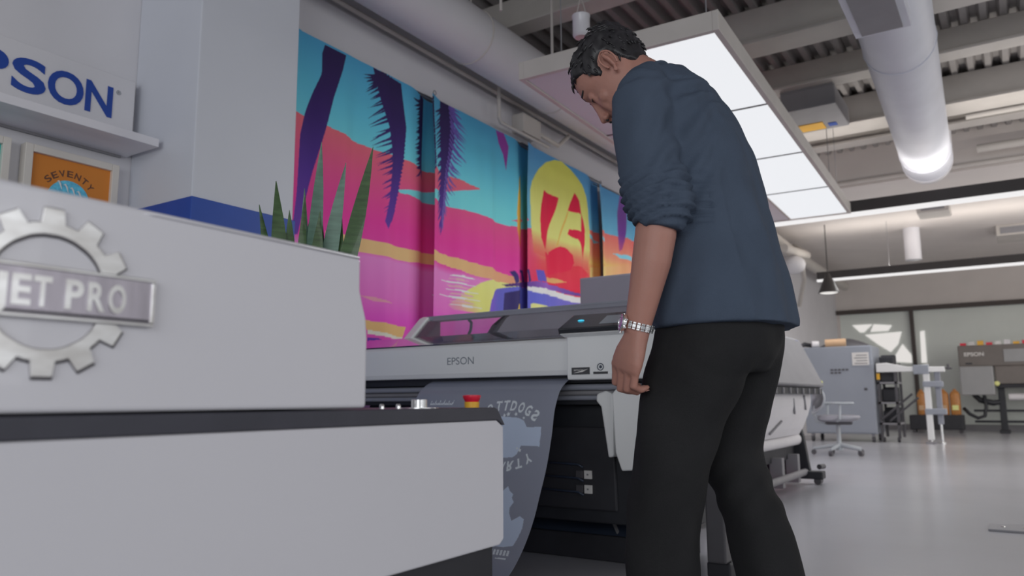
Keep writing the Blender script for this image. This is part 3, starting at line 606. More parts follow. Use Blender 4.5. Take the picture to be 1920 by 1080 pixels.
MB().prism([(3.20, 1.035), (3.21, 1.06), (3.32, 1.16), (3.34, 1.165), (3.34, 1.035)], 'y', 2.66, 2.741).build('hood_end_liner', 'printer_navy', pr, bevel=0.01)
inclined(1.47, 2.20, 0.02, 0.78, 0.02).build('carriage_cover', 'carriage_grey', pr, bevel=0.004).location.x = 0.008
MB().tube([(3.205, 2.235, 1.045), (3.26, 2.235, 1.10), (3.31, 2.215, 1.145), (3.335, 2.18, 1.16)], [0.03, 0.03, 0.024, 0.016], 10, up=(0, 1, 0), ru=[0.012] * 4).build('carriage_trim', 'printer_black', pr, smooth=50)
MB().tube([(3.23, 2.40, 1.045), (3.27, 2.405, 1.09), (3.31, 2.43, 1.135), (3.33, 2.46, 1.15)], 0.008, 8).build('ink_tube', 'printer_black', pr, smooth=True)
# control panel
def tilt(y0, y1, x0, z0, x1, z1, th_):
    d = Vector((x1 - x0, 0, z1 - z0)).normalized(); nn = Vector((-d.z, 0, d.x)) * th_
    return MB().prism([(x0, z0), (x1, z1), (x1 - nn.x, z1 - nn.z), (x0 - nn.x, z0 - nn.z)], 'y', y0, y1)
cp = tilt(1.30, 1.655, 2.882, 1.024, 3.03, 1.098, 0.030).build('control_panel', 'screen_dark', pr, bevel=0.004)
tilt(1.325, 1.47, 2.911, 1.0395, 2.995, 1.0815, 0.002).build('screen', 'screen_grey', cp)
MB().ball((2.955, 1.578, 1.0625), (0.006, 0.016, 0.004)).build('status_light', 'cyan_led', cp, smooth=True)
MB().prism([(2.884, 1.000), (2.93, 0.990), (3.05, 1.02), (3.03, 1.075)], 'y', 1.305, 1.648).build('panel_wedge', 'printer_white', pr, bevel=0.003)
# stand
MB().box(3.12, 3.66, 1.20, 2.98, 0.185, 0.70).build('cabinet', 'printer_black', pr, bevel=0.006)
MB().prism([(1.50, 0.24), (1.92, 0.24), (1.92, 0.60), (1.53, 0.60), (1.51, 0.585)], 'x', 3.105, 3.122).build('cartridge_door', 'base_black', pr, bevel=0.008)
for z in (0.435, 0.375, 0.315):
    MB().tube([(3.10, 1.66, z - 0.012), (3.10, 1.685, z), (3.10, 1.90, z + 0.006)], 0.005, 6).build('tray_edge', 'printer_navy', pr, smooth=True)
for z in (0.392, 0.329):
    lb = MB().box(3.098, 3.106, 1.618, 1.655, z - 0.018, z + 0.018).build('tray_label', 'label_white', pr, bevel=0.001)
    MB().box(3.0965, 3.0985, 1.633, 1.641, z - 0.003, z + 0.004).build('label_mark', 'mid_grey', lb)
    MB().box(3.099, 3.106, 1.662, 1.698, z - 0.016, z + 0.016).build('tray_tab', 'dark_grey', pr, bevel=0.002)
MB().prism([(3.26, 0.112), (3.34, 0.184), (3.62, 0.184), (3.62, 0.112)], 'y', 1.38, 2.9).build('stand_beam', 'printer_navy', pr)
MB().obox((3.285, 1.60, 0.150), (0.004, 0.0, 0.004), (0.012, 0.02, 0.026), (0.002, -0.004, 0)).build('stand_strip', 'mid_grey', pr)
MB().box(3.24, 3.64, 1.33, 2.92, 0, 0.112).build('stand_foot', 'base_black', pr, bevel=0.006)
MB().prism([(1.30, 0.435), (1.425, 0.425), (1.452, 0.50), (1.462, 0.745), (1.44, 0.768), (1.28, 0.772)], 'x', 3.00, 3.28).build('side_bracket', 'printer_white', pr, bevel=0.006)
MB().prism([(1.47, 0.480), (1.495, 0.475), (1.525, 0.690), (1.548, 0.715), (1.545, 0.745), (1.50, 0.760), (1.464, 0.745)], 'x', 3.02, 3.12).build('bracket_arm', 'printer_white', pr, bevel=0.008)

MB().box(3.16, 3.24, 1.05, 1.13, 0.06, 0.71).build('side_leg', 'dark_grey', pr, bevel=0.008)
MB().box(3.18, 3.60, 1.04, 1.14, 0.0, 0.06).build('side_foot', 'base_black', pr, bevel=0.008)
MB().box(3.14, 3.60, 1.05, 1.19, 0.70, 0.80).build('side_arm', 'printer_black', pr, bevel=0.008)

# printed transfer film curling out of the printer
path = np.array([(3.03, .822), (2.962, .801), (2.90, .762), (2.857, .698), (2.818, .567), (2.771, .44), (2.718, .339), (2.676, .261), (2.615, .179), (2.501, .08), (2.40, .035), (2.25, .012)])
Sp = np.r_[0, np.cumsum(np.hypot(*np.diff(path, axis=0).T))]
def spath(s):                      # smooth curve through the profile
    out = []
    for col in range(2):
        y = path[:, col]; m = np.gradient(y, Sp); i = np.clip(np.searchsorted(Sp, s) - 1, 0, len(Sp) - 2); h = Sp[i + 1] - Sp[i]; t = (s - Sp[i]) / h
        out.append((2 * t**3 - 3 * t**2 + 1) * y[i] + (t**3 - 2 * t**2 + t) * h * m[i] + (-2 * t**3 + 3 * t**2) * y[i + 1] + (t**3 - t**2) * h * m[i + 1])
    return out
yy = np.linspace(2.44, 1.655, 380); ss = np.linspace(0, Sp[-1], 560)
Yf, Sf = np.meshgrid(yy, ss); xf, zf = spath(ss)
pos = np.stack([np.repeat(xf[:, None], len(yy), 1), Yf, np.repeat(zf[:, None], len(yy), 1)], -1)
fc = np.zeros(Yf.shape + (3,)); fc[:] = (104, 107, 118)
INK = np.array((142, 152, 168.0)); INK2 = np.array((160, 165, 178.0))
def ink(poly, col=INK2): fc[inpoly(Yf, Sf, poly)] = col
def ink_char(ch, cy, cs, h, wd, ang, mirror=False, flip=False):
    V, Fc, w0 = glyph(ch, 0.035); a = R(ang)
    px = (V[:, 0] / w0 - 0.5) * wd * (-1 if mirror else 1); pz = (V[:, 1] - 0.5) * h * (-1 if flip else 1)
    q = np.stack([cy - (px * math.cos(a) - pz * math.sin(a)), cs - (px * math.sin(a) + pz * math.cos(a))], -1)
    for f in Fc: ink(q[list(f)])
for ch, cy, cs, an in (('H', 2.03, .262, 22), ('O', 1.988, .238, 12), ('T', 1.944, .223, 5), ('T', 1.905, .220, 1), ('D', 1.865, .222, -3), ('O', 1.823, .230, -9), ('G', 1.784, .244, -20), ('S', 1.746, .266, -32)):
    ink_char(ch, cy, cs, 0.046, 0.030, an, ch == 'S')
for ch, cy, cs, an in (('P', 1.915, .490, -10), ('A', 1.874, .493, 0), ('R', 1.833, .488, 7), ('T', 1.793, .476, 17), ('Y', 1.752, .452, 30)):
    ink_char(ch, cy, cs, 0.042, 0.032, an, False, True)
ink([(2.02, .32), (1.98, .29), (1.92, .272), (1.83, .278), (1.80, .290), (1.783, .317), (1.710, .316), (1.706, .399), (1.797, .397), (1.812, .436), (1.83, .449), (1.90, .455), (1.98, .44), (2.02, .40)], INK)
for cy, cs, r in ((1.885, .262, .012), (1.845, .262, .010), (1.803, .278, .008), (1.905, .268, .009), (1.800, .418, .010), (1.815, .410, .006)):
    ink([(cy + r * (1 if q % 2 == 0 else 0.45) * math.cos(q * math.pi / 5), cs + r * (1 if q % 2 == 0 else 0.45) * math.sin(q * math.pi / 5)) for q in range(10)])
ink([(1.95, .60), (1.838, .599), (1.817, .575), (1.801, .596), (1.781, .609), (1.784, .623), (1.769, .641), (1.782, .665), (1.778, .687), (1.756, .719), (1.723, .697), (1.700, .709), (1.694, .746), (1.699, .793), (1.705, .825), (1.748, .836), (1.95, .84)], INK)
for q in range(6): ink([(1.80 - 0.016 * q, .848), (1.79 - 0.016 * q, .848), (1.786 - 0.016 * q, .872), (1.796 - 0.016 * q, .872)])
ink([(1.76, .885), (1.71, .883), (1.71, .889), (1.76, .891)])
r_ = np.random.default_rng(3); prev = None
for q in range(26):                  # a line of brush-script lettering, too small to read
    cy = 2.34 - 0.0052 * q; hgt = 0.008 + 0.014 * (q % 5 == 0) + 0.004 * r_.random()
    ink([(cy, .218), (cy - .0035, .218), (cy - .0065, .218 - hgt), (cy - .003, .218 - hgt)])
film = sheet('transfer_film', 'film_print', pos, npalb(fc), None, (2.75, 2.05, 0.012), thick=0.0012)
tag(film, 'grey transfer film with white hot dog party print hanging from the printer', 'film')

gb = thing('storage_cabinet', 'plain grey cabinet standing behind the large white printer', 'cabinet', (4.5, 1.92, 0))
MB().box(4.30, 4.75, 1.55, 2.30, 0.06, 1.49).build('body', 'grey_box', gb, bevel=0.006)
MB().box(4.33, 4.72, 1.58, 2.27, 0, 0.06).build('plinth', 'dark_grey', gb)
for a in ((1.56, 1.92), (1.93, 2.29)):
    d = MB().box(4.288, 4.30, a[0], a[1], 0.08, 1.48).build('door', 'grey_box', gb, bevel=0.003)
    yk = 1.89 if a[0] < 1.7 else 1.96
    MB().box(4.275, 4.288, yk - 0.008, yk + 0.008, 0.75, 0.9).build('handle', 'steel', d, bevel=0.002)

# ================================================================== THE MAN
def fuse(mb, voxel, smooth_it=4, factor=0.5):
    me = bpy.data.meshes.new('tmp'); me.from_pydata(mb.v, [], mb.f)
    bm = bmesh.new(); bm.from_mesh(me); bmesh.ops.recalc_face_normals(bm, faces=bm.faces); bm.to_mesh(me); bm.free()
    o = bpy.data.objects.new('tmp', me); COL.objects.link(o)
    r = o.modifiers.new('r', 'REMESH'); r.mode = 'VOXEL'; r.voxel_size = voxel
    s = o.modifiers.new('s', 'SMOOTH'); s.iterations = smooth_it; s.factor = factor
    out = bpy.data.meshes.new_from_object(o.evaluated_get(bpy.context.evaluated_depsgraph_get()))
    bpy.data.objects.remove(o); bpy.data.meshes.remove(me); return out
def verts_of(me):
    a = np.empty(len(me.vertices) * 3, np.float32); me.vertices.foreach_get('co', a); n = np.empty_like(a); me.vertices.foreach_get('normal', n)
    return a.reshape(-1, 3).astype(float), n.reshape(-1, 3).astype(float)
def set_verts(me, a): me.vertices.foreach_set('co', a.reshape(-1).astype(np.float32)); me.update()
def wob(p, f, seed):       # smooth pseudo noise
    r = np.random.default_rng(seed); o = np.zeros(len(p))
    for _ in range(6):
        k = r.standard_normal(3) * np.asarray(f); o += np.sin(p @ k + r.random() * 6.28)
    return o / 6 ** 0.5
def ell_ring(c, ax, ay, n=28, pw=2.0):
    c = np.asarray(c, float); ax = np.asarray(ax, float); ay = np.asarray(ay, float); out = []
    for k in range(n):
        a = 2 * math.pi * k / n; cs, sn = math.cos(a), math.sin(a)
        out.append(tuple(c + ax * math.copysign(abs(cs) ** (2 / pw), cs) + ay * math.copysign(abs(sn) ** (2 / pw), sn)))
    return out
MX = 1.85
person = thing('person', 'dark haired man in slate blue shirt and black trousers bending over the film', 'person', (MX, 0.62, 0))

# --- head frame
PH = R(50); E0 = np.array((MX, 0.848, 1.602))
hx = np.array((1.0, 0, 0)); hf = np.array((0, math.cos(PH), -math.sin(PH))); hu = np.array((0, math.sin(PH), math.cos(PH)))
def H(x, y, z): return tuple(E0 + (hx * x + hf * y + hu * z) * 1.055)
SL = np.array([(-.125, .078, .040, .018), (-.115, .092, .012, .036), (-.095, .098, -.006, .050), (-.070, .098, -.025, .057), (-.045, .098, -.055, .063), (-.015, .096, -.075, .068), (.012, .090, -.086, .071),
               (.034, .099, -.093, .073), (.060, .1005, -.097, .0745), (.085, .092, -.096, .073), (.105, .077, -.088, .065), (.120, .053, -.069, .051), (.130, .022, -.040, .030), (.1335, -.002, -.012, .008)])
def head_ring(z, n=40, grow=None):
    yf, yb, wd = (np.interp(z, SL[:, 0], SL[:, k]) for k in (1, 2, 3)); cy = (yf + yb) / 2; ry = (yf - yb) / 2; out = []
    for k in range(n):
        a = 2 * math.pi * k / n; cs, sn = math.cos(a), math.sin(a); pw = 2.25
        x = wd * math.copysign(abs(cs) ** (2 / pw), cs); y = cy + ry * math.copysign(abs(sn) ** (2 / pw), sn)
        if sn > 0.5 and z < 0.03: x *= 1 - 0.10 * (sn - 0.5)
        out.append((x, y, z))
    return out
skin = MB()
skin.loft([[H(*p) for p in head_ring(z)] for z in SL[:, 0]])
# nose, brow, lips, cheeks
skin.tube([H(0, .090, .040), H(0, .095, .020), H(0, .101, -.004), H(0, .109, -.025), H(0, .109, -.038)], [.0095, .0105, .013, .0150, .0130], 12)
skin.ball(H(0, .118, -.030), .0095)
for s in (-1, 1):
    skin.ball(H(s * .0105, .1085, -.037), .0085); skin.tube([H(s * .008, .098, .038), H(s * .028, .0955, .042), H(s * .050, .074, .038)], [.006, .0070, .004], 8)
    skin.ball(H(s * .031, .0815, .018), .0138); skin.ball(H(s * .040, .062, -.022), .024); skin.tube([H(s * .030, .080, .004), H(s * .034, .078, -.030), H(s * .030, .078, -.060)], [.012, .016, .012], 10)
    # ear: helix rim, concha, lobe
    cx = s * .0765
    rim = [(cx + s * (.004 + .010 * max(0, -math.cos(a)) + .004), -.012 + .0175 * math.cos(a), .004 + .031 * math.sin(a)) for a in np.linspace(R(-35), R(250), 18)]
    skin.tube([H(*p) for p in rim], [.0038] * 18, 8)
    skin.tube([H(cx + s * .003, -.010, -.020), H(cx + s * .006, -.014, .004), H(cx + s * .006, -.013, .024)], [.006, .007, .006], 8, ru=[.010, .013, .011])
    skin.ball(H(cx + s * .004, -.003, -.028), (.006, .008, .008)); skin.ball(H(cx + s * .002, .004, -.004), .0055)
skin.tube([H(-.024, .090, -.068), H(0, .103, -.066), H(.024, .090, -.068)], [.003, .006, .003], 8)
skin.tube([H(-.022, .090, -.077), H(0, .102, -.079), H(.022, .090, -.077)], [.003, .0065, .003], 8)
skin.ball(H(0, .088, -.110), .018)
# neck
skin.tube([(MX, .712, 1.50), (MX, .745, 1.545), (MX, .785, 1.580), H(0, -.022, -.030)], [.075, .060, .057, .056], 20)
# arms (inside the sleeves down to the bare forearms)
LW = Vector((1.620, .718, .890)); RW = Vector((2.085, .800, 1.050))
skin.tube([(1.665, .70, 1.43), (1.640, .685, 1.30), (1.622, .662, 1.16), (1.618, .668, 1.09), (1.618, .680, 1.03), (1.618, .697, .965), LW, (1.618, .726, .868)],
          [.05, .046, .046, .048, .0455, .0385, .0315, .030], 20, up=(0, 1, 0), ru=[.05, .046, .042, .042, .040, .033, .0255, .024])
skin.tube([(2.035, .70, 1.43), (2.06, .69, 1.30), (2.075, .70, 1.16), (2.077, .725, 1.120), (2.083, .760, 1.085), RW, (2.085, .825, 1.036)], [.05, .045, .046, .043, .037, .029, .027], 16)
def hand(W, d, b, side, curls, thumb):
    d = Vector(d).normalized(); b = Vector(b); b = (b - d * b.dot(d)).normalized(); s = d.cross(b) * side
    skin.loft([ell_ring(W + d * t + b * o, s * a, b * c, 20, 2.4) for t, o, a, c in ((-.012, 0, .028, .022), (.015, .001, .033, .022), (.045, .003, .0435, .0205), (.070, .003, .0475, .018), (.088, .001, .0455, .015), (.095, -.001, .037, .010))])
    L = ((.0360, .047, .029, .023, .0105), (.0125, .050, .032, .024, .0108), (-.0110, .047, .030, .023, .0103), (-.0335, .039, .024, .020, .0093))
    tips = []
    for (o, l1, l2, l3, r), cu in zip(L, curls):
        base = W + d * (.088 - abs(o - .008) * .22) + s * o + b * .001; p = [base - d * .014, base]; q = base
        for l, a in ((l1, cu[0]), (l2, cu[1]), (l3, cu[2])):
            dr = d * math.cos(R(a)) - b * math.sin(R(a)); p.append(q + dr * l * 0.5); q = q + dr * l; p.append(q)
        rr = [r * 1.05, r * 1.14, r * .98, r * 1.04, r * .92, r * .95, r * .85, r * .62]
        skin.tube(p, rr, 12); skin.ball(q, r * .62); skin.ball(base + b * .004, r * .95); tips.append((q, dr, s, r))
    m = thumb; p0 = W + d * .012 + s * .018 - b * .006; p1 = W + d * .048 + s * .040 - b * .018
    p2 = p1 + (d * m[0] + s * m[1] - b * m[2]).normalized() * .034; p3 = p2 + (d * m[0] + s * (m[1] - .35) - b * (m[2] + .3)).normalized() * .028
    skin.tube([p0, (p0 + p1) / 2, p1, p2, p3], [.016, .0165, .0125, .0108, .0075], 12); skin.ball(p3, .0075)
    return tips
ltips = hand(LW + Vector((-.001, .002, -.020)), (-.04, .34, -.94), (-.90, .42, 0), 1, ((20, 94, 132), (18, 93, 131), (16, 90, 127), (12, 82, 118)), (.8, .35, .5))
rtips = hand(RW + Vector((-.004, .018, -.006)), (-.10, .85, -.50), (0, .50, .85), -1, ((12, 40, 60), (14, 44, 66), (18, 50, 74), (22, 56, 80)), (.8, .6, .2))
bme = fuse(skin, 0.0032, 5, 0.5)
link('body', bme, 'skin', person, None, True)
p_, n_ = verts_of(bme); set_verts(bme, p_ - np.array(WL[person.name]))
for (q, dr, s, r), k in list(zip(ltips, range(4))):
    nn = s.cross(dr).normalized(); out = Vector((-1, -0.2, 0)); nn = nn if nn.dot(Vector((-.6, -.3, -.8))) > 0 else -nn
    MB().obox(q - dr * .003 + nn * (r * .66), dr * .0048, s * .0042, nn * .0007).build('fingernail', 'nail', person, bevel=0.0008)
# eyes and eyebrows
for s in (-1, 1):
    MB().ball(H(s * .031, .0795, .0165), .0115).build('eye', 'eye_white', person, smooth=True)
    MB().tube([H(s * .020, .0925, .010), H(s * .032, .0935, .0095), H(s * .043, .0880, .010)], [.0008, .0016, .0008], 6).build('eyelashes', 'hair', person, smooth=True)
    MB().tube([H(s * .013, .1015, .041), H(s * .030, .0990, .047), H(s * .048, .0840, .044)], [.003, .0045, .002], 8, ru=[.002, .003, .0015], up=tuple(hu)).build('eyebrow', 'hair', person, smooth=True)
    MB().ball(H(s * .0095, .1120, -.0455), (.0036, .0045, .003)).build('nostril', 'hair', person, smooth=True)
# --- hair: scalp shell thickened where hair grows, plus locks
HT = np.array([(-.11, -.080), (-.075, -.076), (-.058, -.066), (-.044, -.042), (-.034, -.006), (-.026, .034), (-.010, .042), (.008, .034), (.018, .006), (.030, .004), (.038, .026), (.050, .056), (.074, .080), (.11, .086)])
hz = np.linspace(-.10, .1335, 64); n = 120; rows = []
for z in hz:
    ring = np.array(head_ring(z, n)); cen = np.array((0, -.004, max(.0, min(.05, z * .5)))); row = []
    for x, y, zz in ring:
        p = np.array((x, y, zz)); d = p - cen; d /= np.linalg.norm(d)
        lim = np.interp(y, HT[:, 0], HT[:, 1]); m = np.clip((zz - lim + .004) / .012, 0, 1); m = m * m * (3 - 2 * m)
        top = np.clip((zz - .02) / .09, 0, 1); th_ = .0065 + .0005 * top + .001 * np.clip((y - .03) / .06, 0, 1) * top
        th_ += .007 * np.clip((-y - .03) / .05, 0, 1) * np.clip((zz + .02) / .05, 0, 1) - .006 * np.clip((y - .05) / .04, 0, 1)
        if zz < -.02: th_ = .004 + .006 * np.clip((zz + .08) / .06, 0, 1)
        wv_ = .0022 * math.sin(70 * y + 55 * x + 90 * zz) + .0018 * math.sin(160 * y - 120 * x + 40 * zz) + .0012 * math.sin(310 * x + 230 * zz + 150 * y)
        row.append(H(*(p + d * ((th_ + wv_ * (0.4 + top)) * m - .008 * (1 - m)))))
    rows.append(row)
hair = MB().loft(rows)
r_ = np.random.default_rng(11)
for q in range(420):
    z = r_.uniform(.0, .128); k = r_.random() * 2 * math.pi; ring = head_ring(z, 40); x, y, zz = ring[int(k / 6.2832 * 40) % 40]
    lim = np.interp(y, HT[:, 0], HT[:, 1])
    if zz < lim + .012: continue
    d = np.array((x, y + .004, zz * .55)); d /= np.linalg.norm(d); top = np.clip((zz - .02) / .09, 0, 1)
    base = np.array((x, y, zz)) + d * (.0005 + .001 * top - .003 * np.clip((y - .05) / .04, 0, 1) + .005 * np.clip((-y - .03) / .05, 0, 1)); flow = np.array((x * 1.5, .9, .1)) if top > .55 else np.array((0, .25, -.95))
    flow = flow - d * flow.dot(d); flow /= np.linalg.norm(flow) + 1e-9; flow = flow + r_.standard_normal(3) * .18; L = .012 + .008 * top
    lift = .003 + .003 * top
    hair.tube([H(*base), H(*(base + flow * L * .5 + d * lift)), H(*(base + flow * L + d * lift * .7)), H(*(base + flow * L * 1.3 + d * lift * .1))], [.003, .0036, .0026, .0005], 5)
hair.build('hair', 'hair', person, smooth=True)

# --- shirt
sh_ = MB()
def tsec(y, z, a, b, t, pw=2.3): return ell_ring((MX, y, z), (a, 0, 0), (0, b * math.cos(R(t)), -b * math.sin(R(t))), 36, pw)
sh_.loft([tsec(*q) for q in ((.588, .888, .198, .164, 1), (.591, .93, .194, .162, 2), (.600, 1.00, .188, .157, 4), (.612, 1.09, .183, .150, 8), (.622, 1.19, .184, .141, 12), (.632, 1.30, .190, .127, 18),
                             (.662, 1.385, .192, .124, 26), (.694, 1.455, .178, .112, 34), (.722, 1.510, .140, .092, 42), (.738, 1.530, .090, .073, 48), (.753, 1.549, .072, .066, 50))])
sh_.tube([(1.80, .735, 1.530), (1.735, .722, 1.500), (1.680, .708, 1.455), (1.655, .700, 1.400)], [.055, .062, .073, .070], 20)
sh_.tube([(1.90, .735, 1.530), (1.965, .722, 1.500), (2.02, .708, 1.455), (2.045, .700, 1.400)], [.055, .062, .073, .070], 20)
sh_.tube([(1.665, .712, 1.450), (1.648, .702, 1.38), (1.640, .692, 1.30), (1.630, .677, 1.23), (1.622, .660, 1.175), (1.619, .657, 1.145), (1.618, .660, 1.120), (1.618, .663, 1.108)],
         [.072, .074, .073, .077, .083, .078, .066, .0605], 24, up=(0, 1, 0), ru=[.072, .068, .064, .063, .064, .062, .056, .052])
sh_.tube([(2.035, .712, 1.450), (2.055, .700, 1.36), (2.066, .700, 1.25), (2.075, .705, 1.17), (2.078, .722, 1.13), (2.080, .735, 1.112)], [.072, .068, .066, .068, .062, .052], 20)
sm = fuse(sh_, 0.0068, 7, 0.5)
p, n = verts_of(sm)
disp = np.zeros(len(p))
# bunched folds on the pushed-up sleeves
for wx, wy0, wz0, wz1 in ((1.619, .66, 1.105, 1.225),):
    m = (np.abs(p[:, 0] - wx) < .085) & (p[:, 1] > .55) & (p[:, 1] < .76) & (p[:, 0] < 1.69)
    h = (p[:, 2] - wz0) / (wz1 - wz0); g = np.clip(h / .10, 0, 1) * np.clip((1.25 - h) / .45, 0, 1) * m
    ph = p[:, 2] * 255 + 10.0 * (p[:, 1] - .66) / .08 * .35 + 3.2 * ((p[:, 1] - .64) / .08) ** 2 + 1.4 * wob(p, (18, 18, 10), 5)
    disp += g * (.0062 * np.sin(ph) + .0022 * np.sin(2.3 * ph + 1))
# long drape folds on the back and flank, diagonal pulls from the armpit
bk = np.clip((1.50 - p[:, 2]) / .1, 0, 1) * (p[:, 0] > 1.70)
u_ = np.arctan2(p[:, 1] - .60, p[:, 0] - MX)
disp += bk * .0052 * np.sin(9 * u_ + 2.2 * np.sin(5 * p[:, 2]) + 3 * p[:, 2]) * np.clip((1.38 - p[:, 2]) / .25, .15, 1)
disp += bk * .0030 * wob(p, (26, 26, 7), 9)
ax_ = (p[:, 0] < 1.80) & (p[:, 1] < .70) & (p[:, 2] > 1.15) & (p[:, 2] < 1.50)
disp += ax_ * .0060 * np.sin(120 * (p[:, 2] * .55 + p[:, 1] * .9) + 1.5 * wob(p, (14, 14, 14), 3)) * np.exp(-((p[:, 1] - .60) / .055) ** 2)
disp += .0018 * wob(p, (60, 60, 40), 12)
hem = np.clip((p[:, 2] - .886) / .02, 0, 1); disp *= hem
p = p + n * disp[:, None]
set_verts(sm, p - np.array(WL[person.name])); link('shirt', sm, 'shirt', person, None, True)
col_pts = [Vector(q) for q in ell_ring((MX, .758, 1.554), (.068, 0, 0), (0, .064 * math.cos(R(50)), -.064 * math.sin(R(50))), 28)]
MB().tube(col_pts + [col_pts[0]], 0.006, 8).build('collar', 'shirt', person, smooth=True)

# --- trousers
tr = MB()
tr.loft([ell_ring((MX, y, z), (a, 0, 0), (0, b, 0), 32, 2.4) for y, z, a, b in ((.575, .99, .165, .110), (.580, .93, .176, .120), (.590, .87, .183, .128), (.600, .82, .186, .128), (.612, .785, .180, .115))])
tr.tube([(1.765, .615, .86), (1.757, .640, .78), (1.750, .672, .69), (1.744, .698, .58), (1.740, .716, .46), (1.738, .728, .32), (1.736, .734, .16), (1.735, .736, .045)],
        [.116, .112, .104, .093, .087, .084, .085, .089], 24, up=(0, 1, 0), ru=[.092, .096, .096, .089, .084, .083, .086, .089])
tr.tube([(1.935, .595, .86), (1.945, .606, .78), (1.952, .616, .68), (1.957, .630, .59), (1.960, .606, .51), (1.963, .576, .43), (1.967, .545, .29), (1.970, .522, .15), (1.970, .512, .060)],
        [.118, .108, .093, .077, .070, .072, .079, .086, .090], 24, up=(0, 1, 0), ru=[.092, .094, .088, .080, .076, .076, .080, .084, .086])
tm = fuse(tr, 0.0085, 6, 0.5)
p, n = verts_of(tm)
disp = .0045 * wob(p, (22, 22, 9), 21) + .0035 * np.sin(70 * p[:, 2] + 9 * p[:, 1] * 10 + 2 * wob(p, (12, 12, 12), 2)) * np.exp(-((p[:, 2] - .50) / .07) ** 2) * (p[:, 0] > 1.85)
disp += .0022 * wob(p, (45, 45, 22), 24)
set_verts(tm, p + n * disp[:, None] - np.array(WL[person.name])); link('trousers', tm, 'pants', person, None, True)
for x, y in ((1.735, .765), (1.970, .555)):
    sole = MB().loft([[(x + a * .048 * (1 if q == 0 else 1.0), y + b_, z) for a, b_ in [(math.cos(t) * (1.0 if math.sin(t) > 0 else .85), .135 * math.sin(t)) for t in [2 * math.pi * k_ / 24 for k_ in range(24)]]] for q, z in enumerate((0.0, .028))]).build('shoe_sole', 'sole_grey', person, bevel=0.004)
    MB().loft([ell_ring((x, y + o, z), (a, 0, 0), (0, b_, 0), 24, 2.4) for o, z, a, b_ in ((0, .028, .046, .132), (-.002, .05, .046, .128), (-.02, .075, .042, .105), (-.045, .10, .038, .07), (-.05, .12, .036, .058))]).build('shoe', 'shoe_black', person, smooth=40)

# --- wristwatch
wd = (Vector((1.618, .726, .868)) - Vector((1.618, .697, .965))).normalized(); wb = Vector((-.60, .80, 0)); wb = (wb - wd * wb.dot(wd)).normalized(); ws = wd.cross(wb)
WC = LW + Vector((0, .001, -.004))
wt = thing('wristwatch', 'steel bracelet watch with a blue dial on the left wrist of the man', 'watch', tuple(WC))
nl = 22
def wring(a, r1=.0355, r2=.0305): return WC + Vector((0, 1, 0)) * 0 + (Vector((0, 1, 0)) - wd * Vector((0, 1, 0)).dot(wd)).normalized() * (r1 * math.cos(a)) + wd.cross((Vector((0, 1, 0)) - wd * Vector((0, 1, 0)).dot(wd)).normalized()) * (r2 * math.sin(a))
angs = [2 * math.pi * k_ / nl for k_ in range(nl)]
for a in angs:
    c = wring(a); out = (c - WC).normalized()
    if out.dot(wb) > 0.80: continue
    t = (wring(a + .05) - wring(a - .05)).normalized(); t2 = out.cross(wd)
    hw = .0088
    MB().obox(c, t * .0042, wd * hw * .45, out * .0022).obox(c + wd * hw * .75, t * .0036, wd * hw * .25, out * .0019).obox(c - wd * hw * .75, t * .0036, wd * hw * .25, out * .0019).build('link', 'steel', wt, bevel=0.0006)
cc = WC + wb * .031
MB().lathe([(0, 0), (.0185, 0), (.0205, .003), (.0205, .008), (.0185, .0105), (.0172, .0108), (.0168, .0095), (0, .0095)], cc, wb, n=36).build('case', 'steel', wt, smooth=35)
dl = MB().lathe([(0, .0093), (.0168, .0093), (.0168, .0099), (0, .0099)], cc, wb, n=36).build('dial', 'dial_blue', wt, smooth=35)
for k_ in range(12):
    a = 2 * math.pi * k_ / 12; dr = wd * math.cos(a) + ws * math.sin(a); MB().obox(cc + wb * .0102 + dr * .0138, dr * .0016, dr.cross(wb) * .0004, wb * .0003).build('hour_marker', 'steel', dl)
for a, l in ((.6, .008), (2.4, .011)):
    dr = wd * math.cos(a) + ws * math.sin(a); MB().obox(cc + wb * .0104 + dr * l * .45, dr * l * .5, dr.cross(wb) * .0006, wb * .0003).build('hand', 'label_white', dl)
for sg in (-1, 1):
    for o in (-.009, .009): MB().obox(cc + wb * .003 + wd * o + ws * .019 * sg, ws * .005, wd * .002, wb * .003).build('lug', 'steel', wt, bevel=0.0008)
MB().lathe([(0, 0), (.0032, 0), (.0032, .004), (0, .004)], cc + wb * .005 + wd * .0205, wd, n=12).build('crown', 'steel', wt, smooth=35)

